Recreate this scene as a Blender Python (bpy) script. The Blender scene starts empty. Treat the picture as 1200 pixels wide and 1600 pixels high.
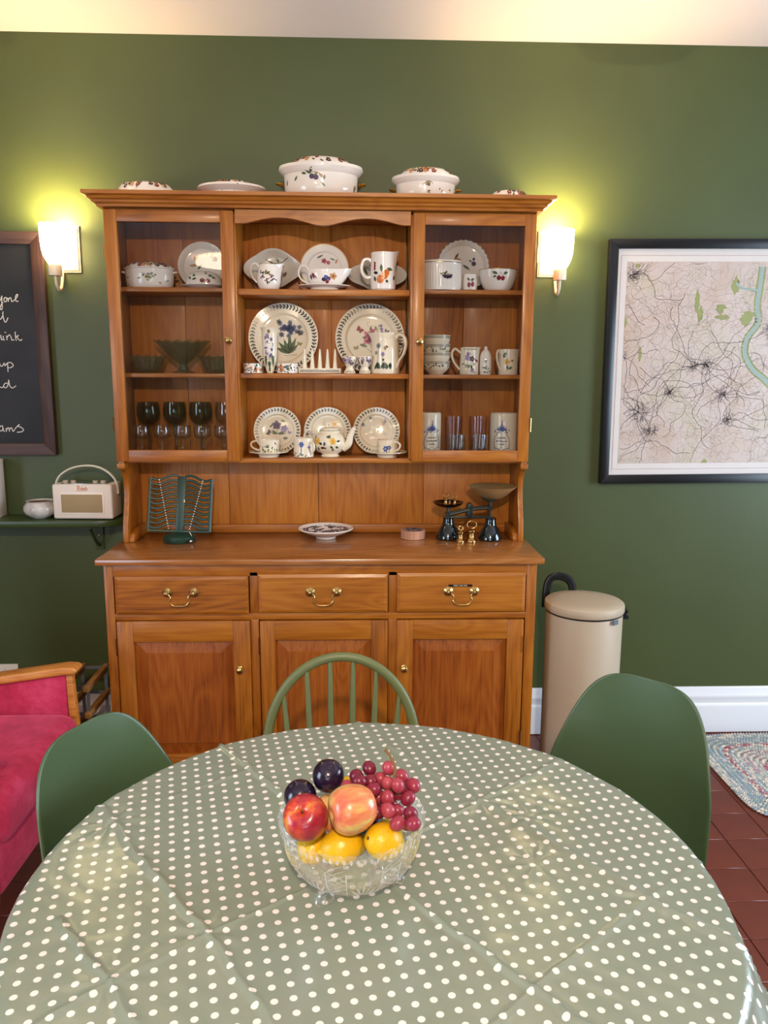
import bpy, bmesh, math, random
import numpy as np
from mathutils import Vector, Matrix
sc = bpy.context.scene
PI = math.pi
def R(d): return math.radians(d)
def srgb(h):
    h = h.lstrip('#'); v = [int(h[i:i+2], 16)/255 for i in (0, 2, 4)]
    return tuple(x/12.92 if x <= .04045 else ((x+.055)/1.055)**2.4 for x in v)

# ---------------------------------------------------------------- camera
cam_d = bpy.data.cameras.new('camera'); cam = bpy.data.objects.new('camera', cam_d)
sc.collection.objects.link(cam); sc.camera = cam
cam_d.sensor_fit = 'HORIZONTAL'; cam_d.sensor_width = 36; cam_d.lens = 36*1198.48/1200
cam_d.clip_start = .05; cam_d.clip_end = 60
r_, u_, f_ = Vector((.99938856, -.03465431, .00464589)), Vector((.00141502, .17285325, .98494657)), Vector((.0349357, .98433776, -.1727966))
m = Matrix.Identity(4)
for i in range(3): m[i][0], m[i][1], m[i][2] = r_[i], u_[i], -f_[i]
m.translation = (.12071, -3.06635, 1.49995); cam.matrix_world = m

# ---------------------------------------------------------------- world, lights, exposure
sc.view_settings.view_transform = 'Standard'; sc.view_settings.look = 'None'
sc.view_settings.gamma = 1; sc.view_settings.use_curve_mapping = False
sc.view_settings.exposure = -0.06
try:
    sc.cycles.use_denoising = True; sc.cycles.max_bounces = 8; sc.cycles.transparent_max_bounces = 24
    sc.cycles.caustics_reflective = False; sc.cycles.sample_clamp_indirect = 6
except Exception: pass
w = bpy.data.worlds.new('world'); sc.world = w; w.use_nodes = True
w.node_tree.nodes['Background'].inputs[0].default_value = (.62, .78, 1, 1)
w.node_tree.nodes['Background'].inputs[1].default_value = 1.0
def light(name, kind, loc, energy, col, size=.3, sy=None, aim=None, shape='RECTANGLE', spread=None):
    d = bpy.data.lights.new(name, kind); d.energy = energy; d.color = col
    if kind == 'AREA':
        d.shape = shape; d.size = size
        if sy: d.size_y = sy
        if spread: d.spread = spread
    else: d.shadow_soft_size = size
    o = bpy.data.objects.new(name, d); sc.collection.objects.link(o); o.location = loc
    if aim: o.rotation_euler = Vector(aim).to_track_quat('-Z', 'Y').to_euler()
    return o
WARM = (1, .78, .55); COOL = (.66, .83, 1)
LAMPS = [(-1.12, -.56, 1.5), (.99, -.66, 1.5), (-1.16, -5.85, 0)]
SPOT = (.15, -4.05, 2.56)
for i, (x, y, e) in enumerate(LAMPS):
    if e: light('ceiling_lamp_light', 'POINT', (x, y, 2.56), e, WARM, .06)
light('spotlight_beam', 'AREA', (SPOT[0], SPOT[1]+.075, SPOT[2]-.06), 58, WARM, .11, aim=(0, .78, -.62), shape='DISK')
light('rear_window_daylight', 'AREA', (-.3, -7.0, 1.45), 22, COOL, 1.9, 1.3, aim=(0, 1, 0))
light('side_window_daylight', 'AREA', (3.12, -1.6, 1.1), 105, COOL, 1.2, 1.9, aim=(-1, 0, -.15))
light('left_window_daylight', 'AREA', (-2.42, -2.9, 1.2), 52, COOL, 1.1, 1.8, aim=(1, 0, -.1))

# ---------------------------------------------------------------- materials
MT = {}
def new_mat(name):
    mt = bpy.data.materials.new(name); mt.use_nodes = True; nt = mt.node_tree
    b = nt.nodes['Principled BSDF']; MT[name] = mt
    return mt, nt, b
def N(nt, t, **kw):
    n = nt.nodes.new(t)
    for k, v in kw.items():
        if k.startswith('i_'):
            key = k[2:]; key = int(key) if key.isdigit() else key.replace('_', ' ')
            n.inputs[key].default_value = v
        else: setattr(n, k, v)
    return n
def L(nt, a, b): nt.links.new(a, b)
def ramp(nt, fac, stops):
    r = nt.nodes.new('ShaderNodeValToRGB'); L(nt, fac, r.inputs[0])
    e = r.color_ramp.elements
    while len(e) < len(stops): e.new(.5)
    for q, (p, c) in zip(e, stops): q.position = p; q.color = (*c, 1)
    return r.outputs[0]
def bump(nt, b, h, strength, dist=.002):
    n = N(nt, 'ShaderNodeBump'); n.inputs['Strength'].default_value = strength; n.inputs['Distance'].default_value = dist
    L(nt, h, n.inputs['Height']); L(nt, n.outputs[0], b.inputs['Normal'])
def plain(name, col, rough=.5, metal=0, spec=.5, coat=0, var=0, vs=20, bmp=0, bs=200, sss=0):
    mt, nt, b = new_mat(name); c = srgb(col) if isinstance(col, str) else col
    b.inputs['Base Color'].default_value = (*c, 1); b.inputs['Roughness'].default_value = rough
    b.inputs['Metallic'].default_value = metal; b.inputs['Specular IOR Level'].default_value = spec
    b.inputs['Coat Weight'].default_value = coat; b.inputs['Coat Roughness'].default_value = .06
    if sss: b.inputs['Subsurface Weight'].default_value = sss; b.inputs['Subsurface Radius'].default_value = (.01, .005, .003)
    if var or bmp:
        tc = N(nt, 'ShaderNodeTexCoord')
        if var:
            n = N(nt, 'ShaderNodeTexNoise', i_Scale=vs, i_Detail=4.0); L(nt, tc.outputs['Object'], n.inputs['Vector'])
            L(nt, ramp(nt, n.outputs[0], [(.3, tuple(x*(1-var) for x in c)), (.7, tuple(min(1, x*(1+var)) for x in c))]), b.inputs['Base Color'])
        if bmp:
            n = N(nt, 'ShaderNodeTexNoise', i_Scale=bs, i_Detail=3.0); L(nt, tc.outputs['Object'], n.inputs['Vector'])
            bump(nt, b, n.outputs[0], bmp)
    return mt
def emit(name, col, s):
    mt, nt, b = new_mat(name); c = srgb(col) if isinstance(col, str) else col
    b.inputs['Base Color'].default_value = (*c, 1); b.inputs['Emission Color'].default_value = (*c, 1); b.inputs['Emission Strength'].default_value = s
    return mt
def wood(name, axis, dark, mid, lite, rough=.42, knots=True, sc_=1.0, coat=.12):
    mt, nt, b = new_mat(name)
    tc = N(nt, 'ShaderNodeTexCoord'); oi = N(nt, 'ShaderNodeObjectInfo')
    mul = N(nt, 'ShaderNodeVectorMath', operation='SCALE'); mul.inputs[3].default_value = 1
    cmb = N(nt, 'ShaderNodeCombineXYZ'); L(nt, oi.outputs['Random'], cmb.inputs[0]); L(nt, oi.outputs['Random'], cmb.inputs[1]); L(nt, oi.outputs['Random'], cmb.inputs[2])
    L(nt, cmb.outputs[0], mul.inputs[0]); mul.inputs[3].default_value = 37
    add = N(nt, 'ShaderNodeVectorMath', operation='ADD'); L(nt, tc.outputs['Object'], add.inputs[0]); L(nt, mul.outputs[0], add.inputs[1])
    def mp(s, along):
        v = [s, s, s]; v['XYZ'.index(axis)] = along
        q = N(nt, 'ShaderNodeMapping'); q.inputs['Scale'].default_value = v; L(nt, add.outputs[0], q.inputs[0]); return q.outputs[0]
    n1 = N(nt, 'ShaderNodeTexNoise', i_Scale=1.0, i_Detail=2.0, i_Roughness=.45); L(nt, mp(5*sc_, .9*sc_), n1.inputs['Vector'])
    k = N(nt, 'ShaderNodeTexVoronoi', i_Scale=1.0, i_Randomness=1.0); L(nt, mp(6.5, 3.5), k.inputs['Vector'])
    kn = N(nt, 'ShaderNodeMapRange', i_1=.0, i_2=.30, i_3=1.0, i_4=0.0); L(nt, k.outputs['Distance'], kn.inputs[0])
    ring = N(nt, 'ShaderNodeMath', operation='MULTIPLY_ADD'); ring.inputs[1].default_value = 34; L(nt, n1.outputs[0], ring.inputs[0])
    kk = N(nt, 'ShaderNodeMath', operation='MULTIPLY'); kk.inputs[1].default_value = 2.2 if knots else 0; L(nt, kn.outputs[0], kk.inputs[0]); L(nt, kk.outputs[0], ring.inputs[2])
    fr = N(nt, 'ShaderNodeMath', operation='PINGPONG'); fr.inputs[1].default_value = 1; L(nt, ring.outputs[0], fr.inputs[0])
    n2 = N(nt, 'ShaderNodeTexNoise', i_Scale=1.0, i_Detail=4.0, i_Roughness=.65); L(nt, mp(160, 5), n2.inputs['Vector'])
    n3 = N(nt, 'ShaderNodeTexNoise', i_Scale=1.0, i_Detail=2.0); L(nt, mp(2.2, 1.2), n3.inputs['Vector'])
    a = N(nt, 'ShaderNodeMath', operation='MULTIPLY_ADD'); a.inputs[1].default_value = .17; L(nt, fr.outputs[0], a.inputs[0])
    a2 = N(nt, 'ShaderNodeMath', operation='MULTIPLY'); a2.inputs[1].default_value = .80; L(nt, n2.outputs[0], a2.inputs[0]); L(nt, a2.outputs[0], a.inputs[2])
    a3 = N(nt, 'ShaderNodeMath', operation='MULTIPLY_ADD'); a3.inputs[1].default_value = .45; L(nt, n3.outputs[0], a3.inputs[0]); L(nt, a.outputs[0], a3.inputs[2])
    col = ramp(nt, a3.outputs[0], [(.42, dark), (.66, mid), (.95, lite)])
    if knots:
        kd = N(nt, 'ShaderNodeMapRange', i_1=.02, i_2=.11, i_3=1.0, i_4=0.0); L(nt, k.outputs['Distance'], kd.inputs[0])
        ks = N(nt, 'ShaderNodeSeparateColor'); L(nt, k.outputs['Color'], ks.inputs[0])
        gt = N(nt, 'ShaderNodeMath', operation='GREATER_THAN'); gt.inputs[1].default_value = .72; L(nt, ks.outputs[0], gt.inputs[0])
        km = N(nt, 'ShaderNodeMath', operation='MULTIPLY'); L(nt, kd.outputs[0], km.inputs[0]); L(nt, gt.outputs[0], km.inputs[1])
        km2 = N(nt, 'ShaderNodeMath', operation='MULTIPLY'); km2.inputs[1].default_value = .75; L(nt, km.outputs[0], km2.inputs[0])
        mx = N(nt, 'ShaderNodeMix', data_type='RGBA'); L(nt, km2.outputs[0], mx.inputs[0]); L(nt, col, mx.inputs[6]); mx.inputs[7].default_value = (*tuple(x*.35 for x in dark), 1)
        col = mx.outputs[2]
    L(nt, col, b.inputs['Base Color']); b.inputs['Roughness'].default_value = rough
    b.inputs['Coat Weight'].default_value = coat; b.inputs['Coat Roughness'].default_value = .18
    bump(nt, b, n2.outputs[0], .25, .0008)
    return mt
DK, MD, LT = srgb('#743c08'), srgb('#a25c12'), srgb('#b87322')
for ax in 'XYZ': wood('oak_'+ax, ax, DK, MD, LT)
for ax in 'XYZ': wood('back_oak_'+ax, ax, srgb('#8c4b0f'), srgb('#b0661a'), srgb('#c07a2c'), rough=.5, knots=False, coat=.05)
wood('panel_oak', 'Z', srgb('#6e3107'), srgb('#964c10'), srgb('#aa621e'))
wood('top_oak', 'X', srgb('#76401a'), srgb('#a0632f'), srgb('#b57a48'), rough=.22, coat=.4, knots=False)
wood('armchair_wood', 'X', srgb('#8a4a14'), srgb('#c27a30'), srgb('#d6924a'), knots=False)
wood('rack_wood', 'Y', srgb('#5f3c17'), srgb('#8c5e28'), srgb('#a8773c'), knots=False, rough=.6, coat=0)
wood('dark_frame_wood', 'Z', srgb('#2c1a18'), srgb('#432b26'), srgb('#5a4036'), knots=False, rough=.5, coat=0)
wood('dark_frame_wood_x', 'X', srgb('#2c1a18'), srgb('#432b26'), srgb('#5a4036'), knots=False, rough=.5, coat=0)
wood('pale_leg_wood', 'Z', srgb('#b08050'), srgb('#caa070'), srgb('#dcb98c'), knots=False)

china = plain('china', '#efe7dc', .07); shaded_china = plain('shaded_china', '#cbc5b9', .2, coat=.3); cream_china = plain('cream_china', '#ece0c6', .07)  # eared dishes' china is greyed: the arch's shadow is put into its colour
gold = plain('gilt', '#c39a3e', .25, metal=1); brass = plain('brass', '#c4a264', .28, metal=1); old_brass = plain('old_brass', '#b28a55', .25, metal=1)
chrome = plain('steel', '#c8c8c8', .25, metal=1); galv = plain('galvanised_steel', '#8b9096', .5, metal=.8)
P = {k: plain('print_'+k, v, .25) for k, v in dict(leaf='#41562f', dark='#151b17', purple='#4a3560', plum='#33223f', red='#8a2b3a', orange='#d0702a', brown='#6b4a2c',
     yellow='#dcae45', pink='#c06a7c', blue='#465a94', lilac='#8f7fa8', cherry='#7c1f2b', olive='#7d7a3c', grey='#7b7d85', peach='#c98f62', white='#f4efe4', ink='#4b548c').items()}
castgreen = plain('green_cast_iron', '#17382a', .45, coat=.1); blackgreen = plain('dark_green_enamel', '#07191a', .12, coat=.8); blackiron = plain('black_green_iron', '#13221c', .35)
chairpaint = plain('green_chair_paint', '#6d754a', .42, bmp=.05, bs=60); shellmat = plain('green_shell_plastic', '#4b6142', .32, bmp=.03, bs=900)
cream_metal = plain('cream_powder_coat', '#bfae96', .42); black_plastic = plain('black_plastic', '#0c0d12', .3); shelfpaint = plain('green_shelf_paint', '#34451f', .35)
white_gloss = plain('white_gloss_paint', '#eceff3', .3); white_plastic = plain('white_plastic', '#e6dfd4', .35); cream_leather = plain('cream_leatherette', '#e9ddd0', .5, bmp=.1, bs=600)
grille = plain('radio_grille', '#a8916a', .6, bmp=.5, bs=900); blackboard_frame = None
white_card = plain('white_card', '#f2eae4', .7); stone_glaze = plain('stoneware_glaze', '#c2bdb8', .14, var=.25, vs=25); stone_in = plain('stoneware_inside', '#7a5a48', .4)
cork = plain('cork', '#c28f72', .8, var=.2, vs=120); bead = plain('white_bead', '#d9d0c2', .3)
blackframe = plain('black_frame_wood', '#0d0d10', .32); stem_m = plain('grape_stem', '#7d5a2b', .7); soil = plain('grout', '#3a1d16', .9)
plum_m = plain('plum_skin', '#22142c', .22, coat=.35, var=.5, vs=22); lemon_m = plain('lemon_skin', '#eab915', .34, bmp=.5, bs=130, sss=.1)
bottle_m = plain('dark_bottle_glass', '#10180f', .08)

def glass(name, tint, ior=1.45, refl=1.0, rough=0.0, real=0.0, milk=0.0):
    mt = bpy.data.materials.new(name); mt.use_nodes = True; nt = mt.node_tree; nt.nodes.clear(); MT[name] = mt
    o = N(nt, 'ShaderNodeOutputMaterial'); t = N(nt, 'ShaderNodeBsdfTransparent'); t.inputs[0].default_value = (*tint, 1)
    g = N(nt, 'ShaderNodeBsdfGlossy'); g.inputs['Roughness'].default_value = rough
    f = N(nt, 'ShaderNodeLayerWeight'); pw = N(nt, 'ShaderNodeMath', operation='POWER'); pw.inputs[1].default_value = 3.2; L(nt, f.outputs['Facing'], pw.inputs[0])
    mr = N(nt, 'ShaderNodeMath', operation='MULTIPLY_ADD'); mr.inputs[1].default_value = .42*refl; mr.inputs[2].default_value = .035*refl; mr.use_clamp = True
    L(nt, pw.outputs[0], mr.inputs[0]); mx = N(nt, 'ShaderNodeMixShader'); L(nt, mr.outputs[0], mx.inputs[0]); L(nt, t.outputs[0], mx.inputs[1]); L(nt, g.outputs[0], mx.inputs[2])
    out = mx.outputs[0]
    if real:
        gl = N(nt, 'ShaderNodeBsdfGlass', i_IOR=1.5); gl.inputs['Roughness'].default_value = .01; m2 = N(nt, 'ShaderNodeMixShader', i_0=real)
        L(nt, out, m2.inputs[1]); L(nt, gl.outputs[0], m2.inputs[2]); out = m2.outputs[0]
    if milk:
        df = N(nt, 'ShaderNodeBsdfDiffuse'); df.inputs[0].default_value = (.9, .92, .95, 1); m3 = N(nt, 'ShaderNodeMixShader', i_0=milk); L(nt, out, m3.inputs[1]); L(nt, df.outputs[0], m3.inputs[2]); out = m3.outputs[0]
    L(nt, out, o.inputs[0]); return mt
pane_m = glass('window_glass', (.93, .93, .93), 1.6, 1.3)
clear_glass = glass('clear_glass', (.93, .95, .94), 1.5, 2.0); pink_glass = glass('pink_glass', (.99, .955, .95), 1.5, 1.8)
green_glass = glass('green_glass', (.74, .83, .68), 1.5, 1.8, milk=.02); goblet_glass = glass('smoky_green_glass', (.70, .75, .61), 1.5, 1.6)
crystal = glass('cut_crystal', (.985, .99, .995), 1.5, 1.2, real=.07)

# ---------------------------------------------------------------- mesh helpers
class MB:
    def __init__(s): s.v = []; s.f = []; s.mi = []; s.mats = []
    def mat(s, m_):
        if m_ not in s.mats: s.mats.append(m_)
        return s.mats.index(m_)
    def add(s, vs, fs, m_=None, T=None):
        k = len(s.v); i = s.mat(m_) if m_ is not None else 0
        s.v += [tuple(T @ Vector(v)) if T is not None else tuple(v) for v in vs]
        s.f += [tuple(k+j for j in f) for f in fs]; s.mi += [i]*len(fs)
        return s
    def box(s, x0, x1, y0, y1, z0, z1, m_=None, T=None):
        v = [(x, y, z) for z in (z0, z1) for y in (y0, y1) for x in (x0, x1)]
        return s.add(v, [(0, 2, 3, 1), (4, 5, 7, 6), (0, 1, 5, 4), (2, 6, 7, 3), (0, 4, 6, 2), (1, 3, 7, 5)], m_, T)
    def lathe(s, prof, n=32, m_=None, T=None, dfm=None, cap=True, sx=1, sy=1):
        vs = []; fs = []; K = len(prof)
        for k, (r, z) in enumerate(prof):
            for i in range(n):
                a = 2*PI*i/n; rr, zz = (r, z) if dfm is None else dfm(a, r, z, k)
                vs.append((rr*math.cos(a)*sx, rr*math.sin(a)*sy, zz))
        for k in range(K-1):
            for i in range(n):
                j = (i+1) % n; fs.append((k*n+i, k*n+j, (k+1)*n+j, (k+1)*n+i))
        if cap:
            if prof[0][0] > 1e-6: fs.append(tuple(range(n-1, -1, -1)))
            if prof[-1][0] > 1e-6: fs.append(tuple((K-1)*n+i for i in range(n)))
        return s.add(vs, fs, m_, T)
    def tube(s, pts, r, n=8, m_=None, T=None, closed=False, flat=1.0, up=None, cap=True):
        pts = [Vector(p) for p in pts]; K = len(pts); vs = []; fs = []
        rs = r if isinstance(r, (list, tuple)) else [r]*K
        prev = None
        for k, p in enumerate(pts):
            a = pts[(k-1) % K] if closed or k > 0 else p; b = pts[(k+1) % K] if closed or k < K-1 else p
            t = (b-a).normalized()
            if prev is None:
                ref = Vector(up) if up else (Vector((0, 0, 1)) if abs(t.z) < .9 else Vector((1, 0, 0)))
            else: ref = prev
            nrm = (ref - t*ref.dot(t)).normalized(); prev = nrm; bn = t.cross(nrm)
            for i in range(n):
                q = 2*PI*i/n; vs.append(p + nrm*math.cos(q)*rs[k] + bn*math.sin(q)*rs[k]*flat)
        for k in range(K if closed else K-1):
            for i in range(n):
                j = (i+1) % n; k2 = (k+1) % K; fs.append((k*n+i, k*n+j, k2*n+j, k2*n+i))
        if cap and not closed: fs += [tuple(range(n-1, -1, -1)), tuple((K-1)*n+i for i in range(n))]
        return s.add(vs, fs, m_, T)
    def prism(s, poly, axis, a, b, m_=None, T=None):
        n = len(poly); vs = []
        for d in (a, b):
            for (p, q) in poly: vs.append({'X': (d, p, q), 'Y': (p, d, q), 'Z': (p, q, d)}[axis])
        fs = [(i, (i+1) % n, n+(i+1) % n, n+i) for i in range(n)] + [tuple(range(n-1, -1, -1)), tuple(range(n, 2*n))]
        return s.add(vs, fs, m_, T)
    def sphere(s, c, r, m_=None, n=12, k=8, T=None, sc3=(1, 1, 1)):
        prof = [(max(0, math.sin(PI*i/k)), -math.cos(PI*i/k)) for i in range(k+1)]
        TT = Matrix.Translation(c) @ Matrix.Diagonal((r*sc3[0], r*sc3[1], r*sc3[2], 1))
        prof[0] = (1e-4, -1); prof[-1] = (1e-4, 1)
        return s.lathe(prof, n, m_, (T @ TT) if T is not None else TT)
    def build(s, name, mat=None, parent=None, loc=None, rot=None, smooth=True, bevel=0, kind=None, label=None, seg=2):
        me = bpy.data.meshes.new(name); me.from_pydata([tuple(v) for v in s.v], [], s.f)
        if s.mats:
            for q in s.mats: me.materials.append(q)
            me.polygons.foreach_set('material_index', s.mi)
        elif mat: me.materials.append(mat)
        bm = bmesh.new(); bm.from_mesh(me); bmesh.ops.recalc_face_normals(bm, faces=bm.faces)
        if bevel:
            ed = [e for e in bm.edges if len(e.link_faces) == 2 and e.calc_face_angle(0) > R(30)]
            bmesh.ops.bevel(bm, geom=ed, offset=bevel, segments=seg, profile=.5, affect='EDGES', clamp_overlap=True)
        bm.to_mesh(me); bm.free()
        if smooth:
            me.shade_smooth(); me.set_sharp_from_angle(angle=R(38))
        o = bpy.data.objects.new(name, me); sc.collection.objects.link(o)
        if parent: o.parent = parent
        if loc: o.location = loc
        if rot: o.rotation_euler = rot
        if kind: o['kind'] = kind
        if label: o['label'] = label
        return o
def tag(o, label, cat, group=None):
    o['label'] = label; o['category'] = cat
    if group: o['group'] = group
    return o
def thing(name, label, cat, loc=(0, 0, 0), rz=0, group=None):
    o = bpy.data.objects.new(name, None); sc.collection.objects.link(o); o.location = loc; o.rotation_euler = (0, 0, rz)
    return tag(o, label, cat, group)
def part(name, mb, mat, parent, **k): return mb.build(name, mat, parent, **k)
def boxo(name, x0, x1, y0, y1, z0, z1, mat, parent=None, bevel=.0015, **k):
    return MB().box(x0, x1, y0, y1, z0, z1).build(name, mat, parent, bevel=bevel, **k)
def copy_tree(o, parent=None):
    c = o.copy(); sc.collection.objects.link(c); c.parent = parent
    for ch in list(o.children): copy_tree(ch, c)
    return c
def struct(o): o['kind'] = 'structure'; return o
def smooth_path(pts, n=6, closed=False):
    P_ = [Vector(p) for p in pts]; out = []; K = len(P_)
    for i in range(K if closed else K-1):
        p0 = P_[(i-1) % K] if closed or i > 0 else P_[0]; p1 = P_[i]; p2 = P_[(i+1) % K]; p3 = P_[(i+2) % K] if closed or i < K-2 else P_[-1]
        for j in range(n):
            t = j/n; out.append(.5*((2*p1)+(p2-p0)*t+(2*p0-5*p1+4*p2-p3)*t*t+(3*p1-p0-3*p2+p3)*t**3))
    if not closed: out.append(P_[-1])
    return out

# ================================================================= THE ROOM
XL, XR, YB, ZC = -2.5, 3.2, -7.1, 2.722
mt, nt, b = new_mat('green_wall_paint')
tc = N(nt, 'ShaderNodeTexCoord'); n1 = N(nt, 'ShaderNodeTexNoise', i_Scale=1.6, i_Detail=4.0); L(nt, tc.outputs['Object'], n1.inputs['Vector'])
L(nt, ramp(nt, n1.outputs[0], [(.3, srgb('#434d28')), (.7, srgb('#4a562e'))]), b.inputs['Base Color']); b.inputs['Roughness'].default_value = .48
n2 = N(nt, 'ShaderNodeTexNoise', i_Scale=45.0, i_Detail=5.0); L(nt, tc.outputs['Object'], n2.inputs['Vector']); bump(nt, b, n2.outputs[0], .12, .003)
wallgreen = mt
walloff = plain('cream_wall_paint', '#8c7d69', .8); ceil_m = plain('white_ceiling_paint', '#f3e8ea', .85, var=.02, vs=1.5, bmp=.1, bs=30)
struct(boxo('wall_back', XL-.1, XR+.1, 0, .12, 0, ZC, wallgreen, bevel=0))
struct(boxo('wall_left', XL-.1, XL, YB, 0, 0, ZC, walloff, bevel=0))
struct(boxo('wall_right', XR, XR+.1, YB, 0, 0, ZC, walloff, bevel=0))
struct(boxo('wall_front', XL-.1, XR+.1, YB-.1, YB, 0, ZC, walloff, bevel=0))
struct(boxo('ceiling', XL-.1, XR+.1, YB-.1, .12, ZC, ZC+.1, ceil_m, bevel=0))
# floor: base sheet with tile pattern, real quarry tiles where the camera sees them
mt, nt, b = new_mat('quarry_tile_floor')
tc = N(nt, 'ShaderNodeTexCoord'); br = N(nt, 'ShaderNodeTexBrick', offset=0.0, squash=1.0)
br.inputs['Scale'].default_value = 1; br.inputs['Brick Width'].default_value = .151; br.inputs['Row Height'].default_value = .151; br.inputs['Mortar Size'].default_value = .003
br.inputs['Color1'].default_value = (*srgb('#6e3527'), 1); br.inputs['Color2'].default_value = (*srgb('#62301f'), 1); br.inputs['Mortar'].default_value = (*srgb('#2c1712'), 1)
mq = N(nt, 'ShaderNodeMapping'); mq.inputs['Location'].default_value = (-.129, .04, 0); L(nt, tc.outputs['Object'], mq.inputs[0]); L(nt, mq.outputs[0], br.inputs['Vector']); L(nt, br.outputs[0], b.inputs['Base Color']); b.inputs['Roughness'].default_value = .4
fl = struct(boxo('floor', XL-.1, XR+.1, YB-.1, .12, -.1, -.004, mt, bevel=0))
tile_m = plain('quarry_tile', '#6f3529', .33, var=.14, vs=5, bmp=.1, bs=40)
tv = MB().box(-.0742, .0742, -.0742, .0742, -.006, 0)
t0 = tv.build('quarry_tile', tile_m, fl, bevel=.0012, seg=1)
rnd = random.Random(4); first = True
cells = [(i, j) for i in range(-1, 9) for j in range(0, 13)] + [(i, j) for i in range(-15, -8) for j in range(1, 11)]
for (i, j) in cells:
    o = t0 if first else t0.copy()
    if not first: sc.collection.objects.link(o)
    first = False
    o.parent = fl; o.location = (1.4125-.151*4+.151*i, -.04-.151*j-.0755, -.0003*rnd.random()); o.rotation_euler = (rnd.uniform(-.002, .002), rnd.uniform(-.002, .002), 0)
# skirting on the back wall: stepped profile
prof = [(0, 0), (-.022, 0), (-.022, .115), (-.020, .125), (-.016, .130), (-.016, .150), (-.019, .156), (-.017, .166), (-.011, .176), (-.010, .192), (-.006, .2), (0, .2)]
struct(MB().prism(prof, 'X', .78, XR).build('baseboard_right', white_gloss, bevel=0))
struct(MB().prism(prof, 'X', XL, -.76).build('baseboard_left', white_gloss, bevel=0))
# windows (behind the camera): frames, panes, sky beyond
skym = emit('overcast_sky_beyond_window', (.62, .8, 1), 2.2)
def window(name, cx, cy, cz, w_, h_, facing):
    f = MB(); t = .06
    f.box(-w_/2-t, w_/2+t, -.03, .03, h_/2, h_/2+t); f.box(-w_/2-t, w_/2+t, -.03, .03, -h_/2-t, -h_/2)
    f.box(-w_/2-t, -w_/2, -.03, .03, -h_/2, h_/2); f.box(w_/2, w_/2+t, -.03, .03, -h_/2, h_/2)
    f.box(-.02, .02, -.025, .025, -h_/2, h_/2); f.box(-w_/2, w_/2, -.025, .025, -.02, .02)
    o = struct(f.build(name, white_gloss, loc=(cx, cy, cz), rot=(0, 0, facing)))
    MB().box(-w_/2, w_/2, -.006, .0, -h_/2, h_/2).build('pane', skym, o); return o
window('window_1', -.3, YB+.04, 1.45, 1.9, 1.3, PI)
window('window_2', XR-.04, -1.6, 1.15, 1.2, 1.9, PI/2)
window('window_3', XL+.04, -2.9, 1.2, 1.1, 1.8, -PI/2)
# ceiling lamps
lampglass = emit('lamp_diffuser', (1, .88, .72), 1.2); lamprim = plain('lamp_rim', '#b9a79a', .4)
labels = ['round white ceiling light just cut by the top left corner', 'round white ceiling light showing only its rim at the top right', 'large flat round ceiling light at the far end, mirrored in the left glass door']
drum_m = emit('lit_drum_shade', (1, .84, .60), 11)
for (x, y, e), lb in zip(LAMPS, labels):
    if e == 0:
        t = thing('disc_ceiling_light', lb, 'ceiling light', (x, y, ZC))
        part('diffuser', MB().lathe([(.0001, -.03), (.40, -.03), (.402, -.035), (.402, -.065), (.40, -.07), (.0001, -.07)], 64, cap=False), drum_m, t)
        part('base', MB().lathe([(.0001, 0), (.07, 0), (.07, -.05), (.0001, -.05)], 32, cap=False), lamprim, t); continue
    t = thing('ceiling_light', lb, 'ceiling light', (x, y, ZC), group='ceiling lights')
    part('base', MB().lathe([(.0, 0), (.175, 0), (.185, -.02), (.185, -.05), (.17, -.055), (0, -.055)], 48, cap=False), lamprim, t)
    part('diffuser', MB().lathe([(.168, -.05), (.165, -.07), (.14, -.085), (.07, -.095), (.001, -.097)], 48, cap=False), lampglass, t)

t = thing('ceiling_spotlight', 'white ceiling spotlight behind the viewer aimed at the dresser', 'spotlight', (SPOT[0], SPOT[1], ZC))
part('mount', MB().lathe([(.0001, 0), (.05, 0), (.05, -.02), (.012, -.025), (.012, -.09), (.0001, -.09)], 32, cap=False), white_plastic, t)
part('spot_head', MB().lathe([(.0001, -.07), (.05, -.07), (.062, .0), (.062, .045), (.058, .045), (.05, .0), (.0001, -.01)], 40, None, Matrix.Translation((0, .02, SPOT[2]-ZC-.0)) @ Vector((0, .78, -.62)).to_track_quat('Z', 'Y').to_matrix().to_4x4(), cap=False), white_plastic, t)

# ================================================================= DRESSER
dr = thing('dresser', 'tall golden oak dresser with glazed plate rack above three drawers and three cupboard doors', 'dresser', (0, -.03, 0))
DY = .03   # dresser origin at y=-.03; helper takes world y
def dbox(name, x0, x1, y0, y1, z0, z1, mat='oak_Z', parent=None, bevel=.0018, **k):
    return boxo(name, x0, x1, y0+DY, y1+DY, z0, z1, MT[mat], parent or dr, bevel=bevel, **k)
BF = -.4928; ZT = .889; WB = .747
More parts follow.
